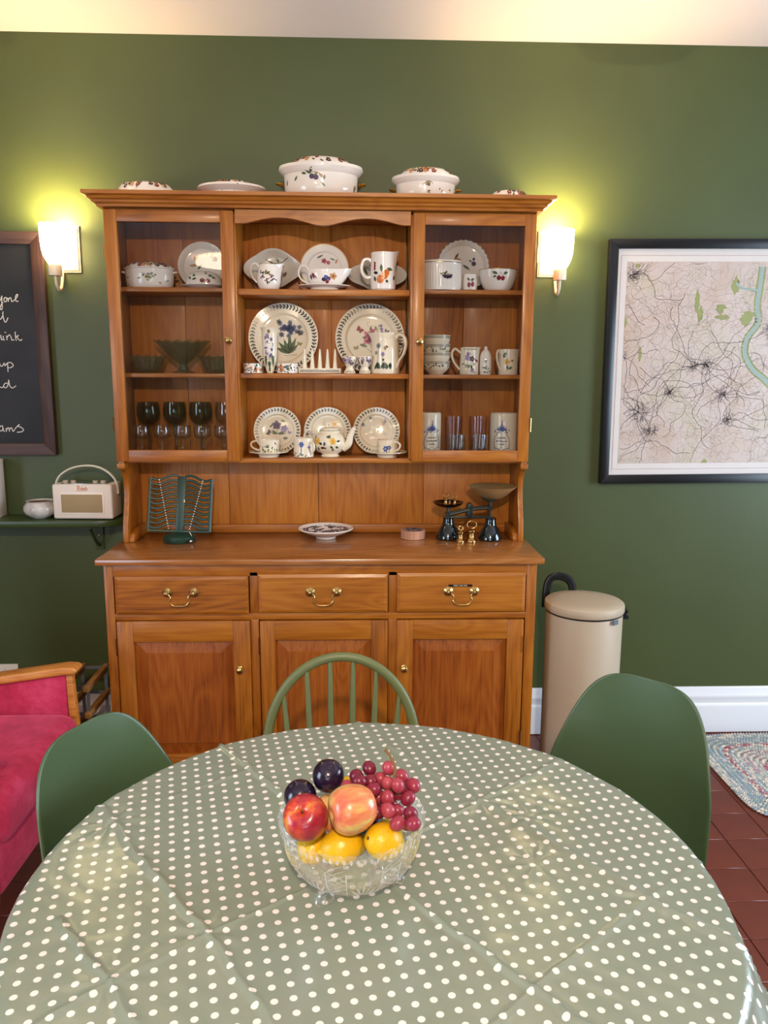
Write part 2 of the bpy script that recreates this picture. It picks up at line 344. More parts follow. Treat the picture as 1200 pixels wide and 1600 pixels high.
# base carcass
dbox('side_panel', -WB, -WB+.02, -.470, -.032, .0, ZT-.022); dbox('side_panel', WB-.02, WB, -.470, -.032, .0, ZT-.022)
dbox('base_panel', -WB+.02, WB-.02, -.470, -.05, .085, .10, 'oak_X'); dbox('base_back', -WB+.02, WB-.02, -.05, -.035, .085, ZT-.022, 'back_oak_Z')
dbox('plinth', -WB, WB, BF+.004, BF+.024, 0, .085, 'oak_X')
FT = BF+.006   # frame plane slightly behind door faces
dbox('stile', -WB, -.716, FT, FT+.02, .085, ZT-.022); dbox('stile', .712, WB, FT, FT+.02, .085, ZT-.022)
dbox('rail', -.716, .712, FT, FT+.02, .823, ZT-.022, 'oak_X'); dbox('rail', -.716, .712, FT, FT+.02, .667, .690, 'oak_X')
dbox('rail', -.716, .712, FT, FT+.02, .085, .125, 'oak_X')
for xa, xb in ((-.251, -.222), (.229, .259)):
    dbox('stile', xa, xb, FT, FT+.02, .690, .838); dbox('stile', xa, xb, FT, FT+.02, .125, .667)
# worktop
dbox('worktop', -.768, .768, -.5135, -.035, ZT-.022, ZT, 'top_oak', bevel=.006)
# drawers
def handle_mb():
    f = MB()
    for s in (-1, 1):
        T = Matrix.Translation((s*.0455, 0, .006)) @ Matrix.Rotation(R(90), 4, 'X')
        f.lathe([(.0, 0), (.0165, 0), (.0165, .003), (.012, .006), (.007, .009), (.0065, .016), (.009, .02), (.0075, .0245), (0, .026)], 20, None, T, cap=False)
    pth = smooth_path([(-.0455, -.018, .006), (-.033, -.024, .001), (-.030, -.026, -.010), (-.034, -.026, -.018), (-.022, -.027, -.033), (0, -.027, -.036), (.022, -.027, -.033), (.034, -.026, -.018), (.030, -.026, -.010), (.033, -.024, .001), (.0455, -.018, .006)], 5)
    f.tube(pth, [.0022+.0012*math.exp(-((i/len(pth)-.5)/.1)**2) for i in range(len(pth))], 8)
    return f
h0 = None
for (xa, xb, za, zb, hx) in ((-.710, -.254, .688, .826, -.485), (-.221, .227, .693, .832, .004), (.258, .708, .694, .835, .482)):
    d = MB(); fx = .012
    yf = BF-.006+DY
    v = [(xa, yf+.0115, za), (xb, yf+.0115, za), (xb, yf+.0115, zb), (xa, yf+.0115, zb), (xa+.001, yf+.004, za+.001), (xb-.001, yf+.004, za+.001), (xb-.001, yf+.004, zb-.001), (xa+.001, yf+.004, zb-.001),
         (xa+fx, yf, za+fx), (xb-fx, yf, za+fx), (xb-fx, yf, zb-fx), (xa+fx, yf, zb-fx)]
    fs = [(3, 2, 1, 0), (0, 1, 5, 4), (1, 2, 6, 5), (2, 3, 7, 6), (3, 0, 4, 7), (4, 5, 9, 8), (5, 6, 10, 9), (6, 7, 11, 10), (7, 4, 8, 11), (8, 9, 10, 11)]
    d.add(v, fs); dw = part('drawer', d, MT['oak_X'], dr, smooth=False)
    hb = handle_mb().build('handle', brass, dw, loc=(hx, yf, .764))
st = MB().box(.4365, .5195, 0, .0012, .7865, .7935).build('label_strip', plain('label_tape', '#08080a', .7, spec=.2), dw, loc=(0, BF-.0075+DY, 0), bevel=.0004, label='small black embossed label strip reading FIRST AID BIN')
def text_mesh(txt, size, name, mat, parent, loc, rot=(R(90), 0, 0), depth=.0002, space=1.0, sx=1.0):
    c = bpy.data.curves.new(name, 'FONT'); c.body = txt; c.size = size; c.extrude = depth; c.space_character = space; c.align_x = 'CENTER'; c.align_y = 'CENTER'
    o = bpy.data.objects.new(name, c); sc.collection.objects.link(o); bpy.context.view_layer.update()
    me = bpy.data.meshes.new_from_object(o.evaluated_get(bpy.context.evaluated_depsgraph_get())); bpy.data.objects.remove(o); me.materials.append(mat)
    o = bpy.data.objects.new(name, me); sc.collection.objects.link(o); o.parent = parent; o.location = loc; o.rotation_euler = rot; o.scale = (sx, 1, 1); return o
text_mesh('FIRST AID BIN', .0062, 'lettering', P['white'], dw, (.478, BF-.0079+DY, .790), space=1.25)
# cupboard doors
knob_prof = [(.0, 0), (.010, 0), (.010, .002), (.005, .005), (.0045, .010), (.008, .014), (.0115, .019), (.011, .024), (.006, .0275), (0, .0285)]
def knob(parent, x, y, z, s=1.0):
    T = Matrix.Rotation(R(90), 4, 'X')
    return part('knob', MB().lathe([(r*s, z_*s) for r, z_ in knob_prof], 20, None, T, cap=False), brass, parent, loc=(x, y, z))
def cupboard_door(xa, xb, za, zb, pxa, pxb, pzb, kx, hinge_x):
    yf = BF-.004+DY; pza = za+.065
    d = bpy.data.objects.new('cupboard_door', None); sc.collection.objects.link(d); d.parent = dr
    for a_, b_ in ((xa, pxa), (pxb, xb)): MB().box(a_, b_, yf, yf+.018, za, zb).build('door_stile', MT['oak_Z'], d, bevel=.002)
    MB().box(pxa, pxb, yf+.0005, yf+.018, pzb, zb).build('door_rail', MT['oak_X'], d, bevel=.001)
    MB().box(pxa, pxb, yf+.0005, yf+.018, za, pza).build('door_rail', MT['oak_X'], d, bevel=.001)
    bw = .044; p = MB(); y1, y2 = yf+.014, yf+.003
    a0, a1, c0, c1 = pxa+.001, pxb-.001, pza, pzb
    v = [(a0, y1, c0), (a1, y1, c0), (a1, y1, c1), (a0, y1, c1), (a0+bw-.002, y2+.003, c0+bw-.002), (a1-bw+.002, y2+.003, c0+bw-.002), (a1-bw+.002, y2+.003, c1-bw+.002), (a0+bw-.002, y2+.003, c1-bw+.002),
         (a0+bw, y2, c0+bw), (a1-bw, y2, c0+bw), (a1-bw, y2, c1-bw), (a0+bw, y2, c1-bw)]
    fs = [(0, 1, 5, 4), (1, 2, 6, 5), (2, 3, 7, 6), (3, 0, 4, 7), (4, 5, 9, 8), (5, 6, 10, 9), (6, 7, 11, 10), (7, 4, 8, 11), (8, 9, 10, 11)]
    p.add(v, fs).build('raised_panel', MT['panel_oak'], d, smooth=False)
    if kx is not None: knob(d, kx, yf, .492)
    for hz in (.575, .22):
        MB().tube([(hinge_x, yf-.002, hz-.03), (hinge_x, yf-.002, hz+.03)], .0032, 8).build('hinge', old_brass, d)
    return d
cupboard_door(-.710, -.252, .105, .665, -.655, -.311, .591, -.289, -.7125)
cupboard_door(-.218, .227, .105, .664, -.166, .169, .595, None, -.2215)
cupboard_door(.259, .706, .105, .664, .315, .648, .594, .285, .7085)
# hutch (open lower part of the rack): shaped side boards, back boards, rails
def sideboard(x0, x1):
    pts = [(-.237, ZT), (-.237, ZT+.03), (-.232, ZT+.07), (-.214, ZT+.12), (-.200, ZT+.165), (-.196, ZT+.2), (-.203, ZT+.235), (-.219, ZT+.258), (-.236, ZT+.272), (-.246, ZT+.276), (-.246, 1.197), (-.035, 1.197), (-.035, ZT)]
    return MB().prism([(y+DY, z) for y, z in pts], 'X', x0, x1).build('bracket_side', MT['oak_Z'], dr, bevel=.0012)
sideboard(-.750, -.731); sideboard(.731, .750)
for s in (-1, 1):
    dbox('bracket_block', min(s*.756, s*.728), max(s*.756, s*.728), -.249, -.20, 1.168, 1.186, 'oak_X')
    cp = [(-.045, ZT), (-.232, ZT), (-.232, ZT+.012), (-.22, ZT+.03), (-.19, ZT+.040), (-.045, ZT+.040)]
    MB().prism([(y+DY, z) for y, z in cp], 'X', min(s*.731, s*.712), max(s*.731, s*.712)).build('side_rail', MT['oak_Y'], dr, bevel=.002)
dbox('back_rail', -.731, .731, -.058, -.036, ZT, ZT+.033, 'oak_X', bevel=.003)
def planks(xs, z0, z1):
    for i, (a, b_) in enumerate(zip(xs[:-1], xs[1:])):
        dbox('back_board', a+.0006, b_-.0006, -.046, -.036, z0, z1, 'back_oak_Z', bevel=.0012)
xs_c = [-.308, -.17, -.036, .036, .17, .308]
planks([-.731, -.385, -.033, .033, .385, .731], ZT+.033, 1.197)
for (x_a, x_b) in ((-.03, .034),):
    dbox('muntin', x_a, x_b, -.049, -.040, ZT+.033, 1.197, 'back_oak_Z')
    dbox('muntin', x_a-.012, x_b-.01, -.049, -.040, 1.21, 2.06, 'back_oak_Z')
# rack carcass
WU = .757; RF = -.232
dbox('rack_side', -WU, -WU+.019, RF, -.035, 1.197, 2.075); dbox('rack_side', WU-.019, WU, RF, -.035, 1.197, 2.075)
dbox('partition', -.322, -.304, RF, -.05, 1.197, 2.075); dbox('partition', .311, .329, RF, -.05, 1.197, 2.075)
dbox('rack_top', -WU, WU, RF, -.035, 2.062, 2.078, 'oak_X')
dbox('rack_bottom', -WU+.019, WU-.019, RF, -.035, 1.187, 1.204, 'oak_X')
planks([-.738, -.53, -.322], 1.204, 2.062); planks([-.308, 0, .308], 1.204, 2.062); planks([.329, .53, .738], 1.204, 2.062)
for z0, z1 in ((1.787, 1.808), (1.495, 1.513)):
    dbox('shelf', -.303, .310, RF, -.05, z0, z1, 'oak_X'); 
for z0, z1 in ((1.796, 1.812), (1.496, 1.511)):
    dbox('shelf', -.738, -.322, -.222, -.05, z0, z1, 'oak_X'); dbox('shelf', .329, .738, -.222, -.05, z0, z1, 'oak_X')
# arched pelmet
pts = [(-.303, 2.072)]
def arch(x):
    u = (x+.303)/.613*2; k = u if u <= 1 else 2-u      # symmetric halves
    base = 2.026
    return base + (.021*math.sin(PI*min(1, max(0, (k-.10)/.80)))**1.1 if .10 < k < .9 else 0) - (.004*math.exp(-((k-1)/.08)**2))
n = 48; low = [(-.303+.613*i/n, arch(-.303+.613*i/n)) for i in range(n+1)]
MB().prism(low + [(.310, 2.072), (-.303, 2.072)], 'Y', -.247+DY, -.229+DY).build('arched_pelmet', MT['oak_X'], dr, bevel=0)
# cornice: stepped moulding mitred round three sides
cz = [(0, 2.074), (.012, 2.074), (.014, 2.082), (.022, 2.086), (.024, 2.093), (.030, 2.096), (.034, 2.104), (.044, 2.108), (.044, 2.120), (0, 2.120)]
f = MB(); path = [(-WU, -.035), (-WU, -.250), (WU, -.250), (WU, -.035)]; off = [(-1, 0), (-1, -1), (1, -1), (1, 0)]
K = len(cz); vs = [(px+ox*p*1.2, py+oy*p*1.2+DY, z) for (px, py), (ox, oy) in zip(path, off) for p, z in cz]
fs = [(a*K+i, a*K+(i+1) % K, (a+1)*K+(i+1) % K, (a+1)*K+i) for a in range(3) for i in range(K)] + [tuple(range(K)), tuple(3*K+i for i in range(K))]
f.add(vs, fs).build('cornice', MT['oak_X'], dr, smooth=False)
dbox('cornice_board', -WU, WU, -.250, -.035, 2.082, 2.1195, 'oak_X', bevel=0)
# glazed doors
def glazed(xa, xb, pxa, pxb, kx, hs):
    za, zb, pa, pb = 1.194, 2.068, 1.235, 2.028; y0, y1 = -.250+DY, -.233+DY
    d = bpy.data.objects.new('glazed_door', None); sc.collection.objects.link(d); d.parent = dr
    for a_, b_ in ((xa, pxa), (pxb, xb)): MB().box(a_, b_, y0, y1, za, zb).build('door_stile', MT['oak_Z'], d, bevel=.002)
    MB().box(pxa, pxb, y0+.0005, y1, za, pa).build('door_rail', MT['oak_X'], d, bevel=.0015); MB().box(pxa, pxb, y0+.0005, y1, pb, zb).build('door_rail', MT['oak_X'], d, bevel=.0015)
    MB().box(pxa-.001, pxb+.001, y0+.009, y0+.0115, pa-.001, pb+.001).build('glass_pane', pane_m, d)
    knob(d, kx, y0, 1.627, 1.1)
    for hz in (1.33, 1.93): MB().tube([(hs, y0-.001, hz-.025), (hs, y0-.001, hz+.025)], .003, 8).build('hinge', old_brass, d)
glazed(-.755, -.309, -.711, -.354, -.335, -.7585); glazed(.319, .755, .361, .714, .344, .7585)

# ================================================================= PRINTED PATTERNS
class Deco:
    """thin coloured shapes laid on a surface by a map f(x,y)->point"""
    def __init__(s, f): s.mb = MB(); s.f = f
    def poly(s, pts, c):
        n = len(pts); cx = sum(p[0] for p in pts)/n; cy = sum(p[1] for p in pts)/n
        s.mb.add([s.f(cx, cy)]+[s.f(*p) for p in pts], [(0, 1+i, 1+(i+1) % n) for i in range(n)], P[c]); return s
    def leaf(s, x, y, a, l, w_, c='leaf'):
        ca, sa = math.cos(a), math.sin(a); q = [(0, 0), (.25, .8), (.55, 1), (1, 0), (.55, -1), (.25, -.8)]
        return s.poly([(x+l*u*ca-w_/2*v*sa, y+l*u*sa+w_/2*v*ca) for u, v in q], c)
    def dot(s, x, y, r, c, n=9, sq=1): return s.poly([(x+r*math.cos(2*PI*i/n), y+r*sq*math.sin(2*PI*i/n)) for i in range(n)], c)
    def line(s, pts, w_, c):
        for (x0, y0), (x1, y1) in zip(pts[:-1], pts[1:]):
            l = math.hypot(x1-x0, y1-y0) or 1; nx, ny = -(y1-y0)/l*w_/2, (x1-x0)/l*w_/2
            s.mb.add([s.f(x0+nx, y0+ny), s.f(x1+nx, y1+ny), s.f(x1-nx, y1-ny), s.f(x0-nx, y0-ny)], [(0, 1, 2, 3)], P[c])
        return s
    def flower(s, x, y, r, c, n=5, mid='yellow', a0=0):
        for i in range(n): s.leaf(x, y, a0+2*PI*i/n, r, r*.75, c)
        return s.dot(x, y, r*.25, mid, 7)
    def fly(s, x, y, r, a, c):
        for q in (-1, 1): s.leaf(x, y, a+q*.9, r, r*.7, c); s.leaf(x, y, a+q*2.0, r*.7, r*.5, c)
        return s
    def laurel(s, r, n, l=.008, c='dark'):
        for i in range(n):
            a = 2*PI*i/n
            for q in (-1, 1):
                s.leaf(r*math.cos(a), r*math.sin(a), a+PI/2+q*.9, l, l*.42, c)
            a2 = 2*PI*(i+1)/n; s.line([(r*math.cos(a), r*math.sin(a)), (r*math.cos(a2), r*math.sin(a2))], l*.12, c)
        return s
    def band(s, x0, x1, y, l=.006, c='dark', step=.006):
        x = x0
        while x < x1:
            for q in (-1, 1): s.leaf(x, y, q*.9, l, l*.42, c)
            x += step
        return s.line([(x0, y), (x1, y)], l*.12, c)
    def sprig(s, x, y, k, seed, fruit='plum', leafc='leaf', nf=2):
        r = random.Random(seed); s.line([(x-k*.9, y+k*.45), (x-k*.3, y+k*.3), (x+k*.35, y+k*.25), (x+k*.9, y-k*.05)], k*.07, 'brown')
        for i in range(6):
            s.leaf(x+r.uniform(-.8, .8)*k, y+r.uniform(.05, .45)*k, r.uniform(0, 2*PI), k*r.uniform(.45, .65), k*.26, r.choice([leafc, leafc, 'olive', 'brown']))
        for i in range(nf): s.dot(x+(i-(nf-1)/2)*k*.42, y-k*(.12+.1*(i % 2)), k*.27, fruit, 12); 
        return s
    def plant(s, x, y, k, seed, fc='purple', nl=6, nfl=2, mid='yellow'):
        r = random.Random(seed)
        for i in range(nfl):
            fx = x+(i-(nfl-1)/2)*k*.55+r.uniform(-.1, .1)*k; fy = y+k*r.uniform(.35, .75)
            s.line([(x, y-k*.6), (fx, fy)], k*.04, 'leaf'); s.flower(fx, fy, k*.32, fc, r.choice([5, 6]), mid, r.random())
        for i in range(nl): s.leaf(x+r.uniform(-.1, .1)*k, y-k*r.uniform(.2, .6), r.uniform(.15, PI-.15), k*r.uniform(.45, .8), k*.17, 'leaf' if i % 2 else 'dark')
        return s
    def scatter(s, x0, x1, y0, y1, n_, k, seed, cols):
        r = random.Random(seed)
        for i in range(n_):
            x = r.uniform(x0, x1); y = r.uniform(y0, y1); c = r.choice(cols)
            if c in ('leaf', 'dark', 'olive', 'brown'): s.leaf(x, y, r.uniform(0, 6.3), k*r.uniform(.8, 1.4), k*.4, c)
            else: s.flower(x, y, k*.7, c, 5, 'yellow' if c != 'yellow' else 'orange', r.random())
        return s
    def build(s, parent, name='printed_pattern'): return s.mb.build(name, None, parent, smooth=False, kind='stuff')
def lathe_map(prof, th0=-PI/2, sx=1, sy=1, eps=.0006):
    pz = [p[1] for p in prof]; pr = [p[0] for p in prof]
    def f(x, y):
        r = float(np.interp(y, pz, pr))+eps; rm = max(.008, max(pr)); a = th0+x/(rm*(sx+sy)/2)
        return (r*math.cos(a)*sx, r*math.sin(a)*sy, y)
    return f
def plate_map(prof, eps=.0007, sx=1, sy=1):
    pr = [p[0] for p in prof]; pz = [p[1] for p in prof]
    def f(x, y):
        r = math.hypot(x/sx, y/sy); return (x, y, float(np.interp(r, pr, pz))+eps)
    return f

# ================================================================= CHINA
def plate_prof(R_, h=.02, foot=.58, well=.66):
    up = [(.0001, h*.25), (R_*well*.9, h*.25), (R_*well, h*.32), (R_*well*1.09, h*.75), (R_*.98, h*1.0), (R_, h*1.02)]
    dn = [(R_, h*.9), (R_*well*1.1, h*.5), (R_*foot, h*.12), (R_*foot, 0), (R_*foot*.92, 0), (R_*foot*.9, h*.08), (.0001, h*.08)]
    return up, dn
def plate(name, R_, lab_, mat, cat='plate', h=.02, dfm=None, n=64, **k):
    up, dn = plate_prof(R_, h, **k); o = MB().lathe(up+dn, n, None, None, dfm, cap=False).build(name, mat)
    return tag(o, lab_, cat), up
def lean(o, x, zshelf, R_, y, deg=78, h=.02):
    a = R(deg); o.rotation_euler = (a, 0, 0)
    # lowest point of the tilted rim on the shelf
    o.location = (x, y, zshelf + R_*math.sin(a) - 0*h + .0005)
    return o
def cup_mesh(prof, t=.0025, n=40, dfm=None, sx=1, sy=1):
    inner = [(max(.0001, r-t), z) for r, z in prof if z > prof[0][1]+t][::-1] + [(.0001, prof[0][1]+t*1.4)]
    full = [(.0001, prof[0][1])]+prof+inner
    return MB().lathe(full, n, None, None, dfm, cap=False, sx=sx, sy=sy), full
def ear_handle(x0, z0, z1, out, r=.004, sgn=1, top=0.0, n=8, flat=1.0, x1=None):
    x1 = x0 if x1 is None else x1
    pts = [(sgn*x0, 0, z1-.004), (sgn*(x0+out*.45), 0, z1+top), (sgn*(x0+out*.95), 0, z1-.18*(z1-z0)+top*.6), (sgn*(x0+out), 0, z0+.5*(z1-z0)), (sgn*(x0+out*.7), 0, z0+.22*(z1-z0)), (sgn*x1, 0, z0)]
    return MB().tube(smooth_path(pts, 6), r, n, flat=flat, up=(0, 1, 0))
def spoutfn(th, amp, w_, zf, lift=0, kmax=None):
    def d(a, r, z, k):
        if r < .002: return r, z
        da = (a-th+PI) % (2*PI)-PI; g = math.exp(-(da/w_)**2)*max(0, min(1, (z-zf[0])/(zf[1]-zf[0])))**1.5
        return r+amp*g, z+lift*g
    return d
S1, S2, S3 = 1.8085, 1.5135, 1.2045
# --- large dinner plates, middle shelf
o, up = plate('dinner_plate', .131, 'large cream dinner plate with blue hyacinth and laurel rim, left of middle shelf', cream_china)
o['group'] = 'botanical dinner plates on the middle shelf'; lean(o, -.157, S2, .131, -.071, 80)
D = Deco(plate_map(up)); D.laurel(.117, 58, .0125)
r = random.Random(2)
for i in range(26): D.flower(.018+r.gauss(0, .021), .032+r.gauss(0, .014), .011, r.choice(['grey', 'blue', 'lilac', 'grey']), 5, 'dark', r.random())
for a, l in ((1.9, .06), (1.5, .072), (1.15, .068), (.8, .05), (2.3, .06), (2.7, .055)): D.leaf(.02, -.058, a, l, .015, 'leaf')
D.line([(.02, -.05), (.018, .01)], .003, 'leaf'); D.fly(.058, .02, .015, .6, 'dark'); D.fly(.06, -.022, .013, 1.4, 'olive'); D.line([(0, -.065), (.05, -.062)], .0012, 'brown'); D.leaf(-.05, -.005, 1.5, .025, .006, 'leaf'); D.build(o)
o, up = plate('dinner_plate', .131, 'large cream dinner plate with pink sweet pea and butterflies, right of middle shelf', cream_china)
o['group'] = 'botanical dinner plates on the middle shelf'; lean(o, .170, S2, .131, -.071, 80)
D = Deco(plate_map(up)); D.laurel(.117, 58, .0125)
for x, y, q in ((-.008, .015, .02), (.004, .0, .02), (-.012, -.008, .018), (.01, .03, .014)): D.flower(x, y, q, 'pink', 4, 'red', q*40)
D.fly(-.04, .033, .019, .9, 'red'); D.fly(.064, .028, .013, 1.2, 'grey'); D.fly(-.052, -.036, .014, 1.8, 'olive')
for i in range(4): D.flower(.042+.002*i, .05-.012*i, .008, 'lilac', 4, 'purple')
D.line([(.035, .055), (.02, -.01), (.012, -.06)], .0016, 'leaf'); D.leaf(-.04, -.02, -.3, .034, .012, 'leaf'); D.leaf(.02, .05, -1.3, .02, .008, 'olive'); D.leaf(-.03, .005, .1, .022, .007, 'leaf'); D.leaf(0, .03, 1.3, .022, .008, 'olive'); D.line([(-.02, -.03), (.012, -.055)], .0016, 'leaf')
D.line([(-.005, .045), (-.012, .06), (0, .066)], .001, 'olive'); D.build(o)
# --- side plates, bottom shelf
def side_plate(x, lab_, deco):
    o, up = plate('side_plate', .0905, lab_, cream_china, h=.016); o['group'] = 'botanical side plates on the bottom shelf'
    lean(o, x, S3, .0905, -.070, 79); D = Deco(plate_map(up)); D.laurel(.080, 42, .0092); deco(D); D.build(o)
def d1(D):
    D.flower(-.004, .022, .020, 'purple', 5, 'white', .3); D.flower(-.004, .016, .012, 'lilac', 5, 'yellow'); D.flower(.026, .008, .017, 'lilac', 5, 'white'); D.leaf(.012, .042, -.4, .02, .008, 'olive')
    for a, l in ((.3, .032), (.05, .034), (2.6, .03), (3.0, .026)): D.leaf(0, -.012, a, l, .008, 'leaf')
    D.line([(0, -.014), (-.004, .02)], .0015, 'leaf'); D.fly(-.032, -.008, .014, 2.6, 'plum'); D.fly(.045, -.008, .011, 1.2, 'lilac'); D.leaf(-.03, .012, .9, .018, .007, 'leaf'); D.leaf(.02, -.03, .1, .022, .012, 'leaf')
def d2(D):
    D.flower(.026, .027, .014, 'yellow', 6, 'orange'); D.flower(.006, .022, .013, 'white', 5, 'grey'); D.line([(-.015, .045), (-.008, .025), (-.02, .02)], .001, 'olive'); D.leaf(-.02, .02, 1.2, .02, .004, 'olive'); D.line([(-.04, .01), (0, .012)], .001, 'olive')
def d3(D):
    D.leaf(.028, .02, 1.4, .03, .02, 'purple'); D.dot(.029, .034, .007, 'yellow', 10, 1.5)
    for x, y, a in ((-.02, .035, 1.8), (-.045, .018, 2.4)): D.leaf(x, y, a, .022, .014, 'grey')
    D.line([(-.02, .035), (-.005, .005), (0, -.02)], .0014, 'leaf'); D.line([(-.045, .018), (-.02, .002), (0, -.005)], .0012, 'leaf')
    for x, y, a in ((-.02, .012, .2), (-.005, .018, -.3), (-.03, -.008, .4), (.0, -.01, .9), (-.028, -.028, .1)): D.leaf(x, y, a, .026, .011, 'leaf')
    D.fly(.03, -.01, .012, 1.0, 'plum'); D.leaf(-.045, -.012, .2, .012, .006, 'peach')
side_plate(-.187, 'cream side plate with purple pansy behind the teacup on the left', d1)
side_plate(.007, 'cream side plate with yellow flower behind the teapot', d2)
side_plate(.196, 'cream side plate with morning glory behind the teacup on the right', d3)
# --- cups and saucers
def cup(x, y, z, lab_, hs, R_=.0395, H=.046, deco=None, sa_lab='', name='teacup'):
    s_, up = plate('saucer', .074, sa_lab, cream_china, 'saucer', h=.021, foot=.5, well=.5); s_.location = (x+(-.002), y, z); s_['group'] = 'saucers on the bottom shelf'
    prof = [(R_*.55, 0), (R_*.8, .002), (R_*.93, .008), (R_*.96, H*.5), (R_*.97, H*.8), (R_*1.05, H), (R_*1.07, H+.012)]
    f, full = cup_mesh(prof); o = f.build(name, cream_china, loc=(x, y, z+.0072)); tag(o, lab_, 'cup', 'teacups on the bottom shelf')
    h = ear_handle(R_*.95, .017, .052, .030, .0035); h.build('handle', cream_china, o, rot=(0, 0, hs))
    D = Deco(lathe_map(prof)); deco(D); D.build(o); return o
cup(-.208, -.179, S3, 'white teacup with green sprig print, handle to the left', PI, deco=lambda D: D.scatter(-.05, .05, .008, .042, 40, .010, 3, ['dark', 'leaf', 'olive', 'dark', 'leaf', 'olive', 'white']), sa_lab='cream saucer under the left teacup')
cup(.237, -.179, S3, 'white teacup with blue flower print, handle turned to the front', -.9, deco=lambda D: (D.flower(-.012, .026, .013, 'blue', 6), D.flower(.002, .030, .011, 'blue', 5), D.scatter(-.03, .0, .006, .014, 6, .008, 4, ['dark', 'leaf']), D.line([(-.01, .01), (.01, .018)], .001, 'leaf')), sa_lab='cream saucer under the right teacup')
# mug
prof = [(.033, 0), (.0375, .003), (.037, .04), (.036, .062), (.0365, .073)]
f, full = cup_mesh(prof); o = tag(f.build('small_mug', cream_china, loc=(-.079, -.192, S3)), 'small straight white mug with blue flower print beside the teapot', 'mug')
ear_handle(.036, .015, .058, .02, .004).build('handle', cream_china, o, rot=(0, 0, -.75))
D = Deco(lathe_map(prof)); D.line([(-.008, .012), (-.006, .045)], .003, 'grey'); D.flower(-.006, .050, .012, 'blue', 6, 'blue'); D.scatter(-.045, .02, .006, .014, 12, .009, 8, ['dark', 'leaf', 'leaf']); D.line([(.028, .01), (.028, .04)], .0022, 'lilac'); D.flower(.024, .04, .009, 'lilac', 4, 'lilac'); D.build(o)
# teapot
tp = thing('teapot', 'round cream teapot with yellow flower print and spout to the right', 'teapot', (.019, -.166, S3), R(-17))
prof = [(.034, 0), (.036, .003), (.030, .009), (.033, .013), (.050, .024), (.060, .042), (.061, .056), (.056, .073), (.045, .087), (.040, .091), (.041, .097)]
part('body', MB().lathe([(.0001, 0)]+prof+[(.0001, .097)], 48, cap=False), cream_china, tp)
lid = part('lid', MB().lathe([(.038, .096), (.0385, .101), (.034, .107), (.018, .111), (.006, .112), (.006, .116), (.009, .120), (.006, .124), (.0001, .125)], 36, cap=False), cream_china, tp)
part('spout', MB().tube(smooth_path([(.050, 0, .035), (.072, 0, .050), (.080, 0, .078), (.090, 0, .102), (.100, 0, .110)], 6), [.017-.0105*i/24 for i in range(25)], 12), cream_china, tp)
MB().tube(smooth_path([(-.048, 0, .083), (-.066, 0, .098), (-.092, 0, .095), (-.103, 0, .070), (-.090, 0, .045), (-.058, 0, .035)], 6), .0045, 10, up=(0, 1, 0)).build('handle', cream_china, tp)
D = Deco(lathe_map(prof)); D.flower(-.034, .062, .015, 'yellow', 6, 'orange'); D.flower(.030, .062, .015, 'yellow', 6, 'orange')
for x, y, a in ((-.045, .045, 3.6), (-.03, .04, 4.2), (-.01, .05, 2.8), (.004, .075, .4), (.0, .06, -1.8), (.02, .045, -.8), (.04, .042, -.4), (.045, .06, .2), (-.05, .07, 2.6), (-.02, .035, .2), (.015, .07, 1.2), (.034, .035, -2)): D.leaf(x, y, a, .017, .009, 'leaf' if x > 0 else 'dark')
D.fly(-.002, .035, .008, 1.2, 'brown'); D.build(tp)
D = Deco(lambda x, y: ((.0392-y*0)*math.cos(-PI/2+x/.038), (.0392)*math.sin(-PI/2+x/.038), .0985+y)); D.band(-.05, .05, 0, .005); D.build(lid)
# --- middle shelf
prof = [(.0005, 0), (.011, .0), (.013, .006), (.017, .02), (.023, .045), (.0265, .07), (.0275, .10), (.0275, .135), (.029, .155), (.034, .1625)]
f, full = cup_mesh(prof); o = tag(f.build('flower_vase', cream_china, loc=(-.197, -.195, S2)), 'slender tapering white vase with stock flower print before the left dinner plate', 'vase')
D = Deco(lathe_map(prof)); r = random.Random(5)
for k_ in range(16): D.flower(r.uniform(-.017, .017), .060+.005*k_, .0085, r.choice(['lilac', 'white', 'grey', 'lilac']), 5, 'plum', r.random()); D.dot(r.uniform(-.02, .02), .06+.005*k_, .0028, 'plum')
D.line([(0, .03), (0, .14)], .002, 'leaf')
for a in (1.2, 1.5, 1.8, 2.0): D.leaf((a-1.57)*.02, .004, a, .055, .009, 'leaf')
for q in (-.03, -.022, .022, .03): D.leaf(q, .02, PI/2+q*8, .07, .008, 'leaf')
D.flower(0, .148, .008, 'brown', 5, 'olive'); D.build(o)
def ramekin(x, lab_, seed, w_=.037):
    prof = [(w_, 0), (w_, .030), (w_*1.02, .034)]; f, full = cup_mesh(prof, .003)
    o = tag(f.build('ramekin', china, loc=(x, -.181, S2+.0006)), lab_, 'dish', 'ramekins on the middle shelf')
    D = Deco(lathe_map(prof)); D.scatter(-.055, .055, .006, .028, 46, .010, seed, ['dark', 'leaf', 'dark', 'leaf', 'olive', 'dark', 'leaf', 'orange']); D.build(o)
ramekin(-.260, 'shallow white dish with leafy print at the left end of the middle shelf', 11, .036); ramekin(-.135, 'shallow white dish with orange berry print between vase and toast rack', 12, .039)
# toast rack
t = thing('toast_rack', 'cream china toast rack with five pairs of tall spikes', 'toast rack', (-.016, -.165, S2))
part('base', MB().box(-.078, .078, -.03, .03, 0, .019), cream_china, t, bevel=.003)
for i in range(5):
    for yy in (-.022, .022):
        part('spike', MB().lathe([(.0085, .018), (.0065, .04), (.0035, .075), (.0015, .088), (.0001, .089)], 12, cap=False), cream_china, t, loc=(-.056+.028*i, yy, 0))
D = Deco(lambda x, y: (x, -.0305, y)); D.band(-.072, .07, .0095, .0065); D.build(t)
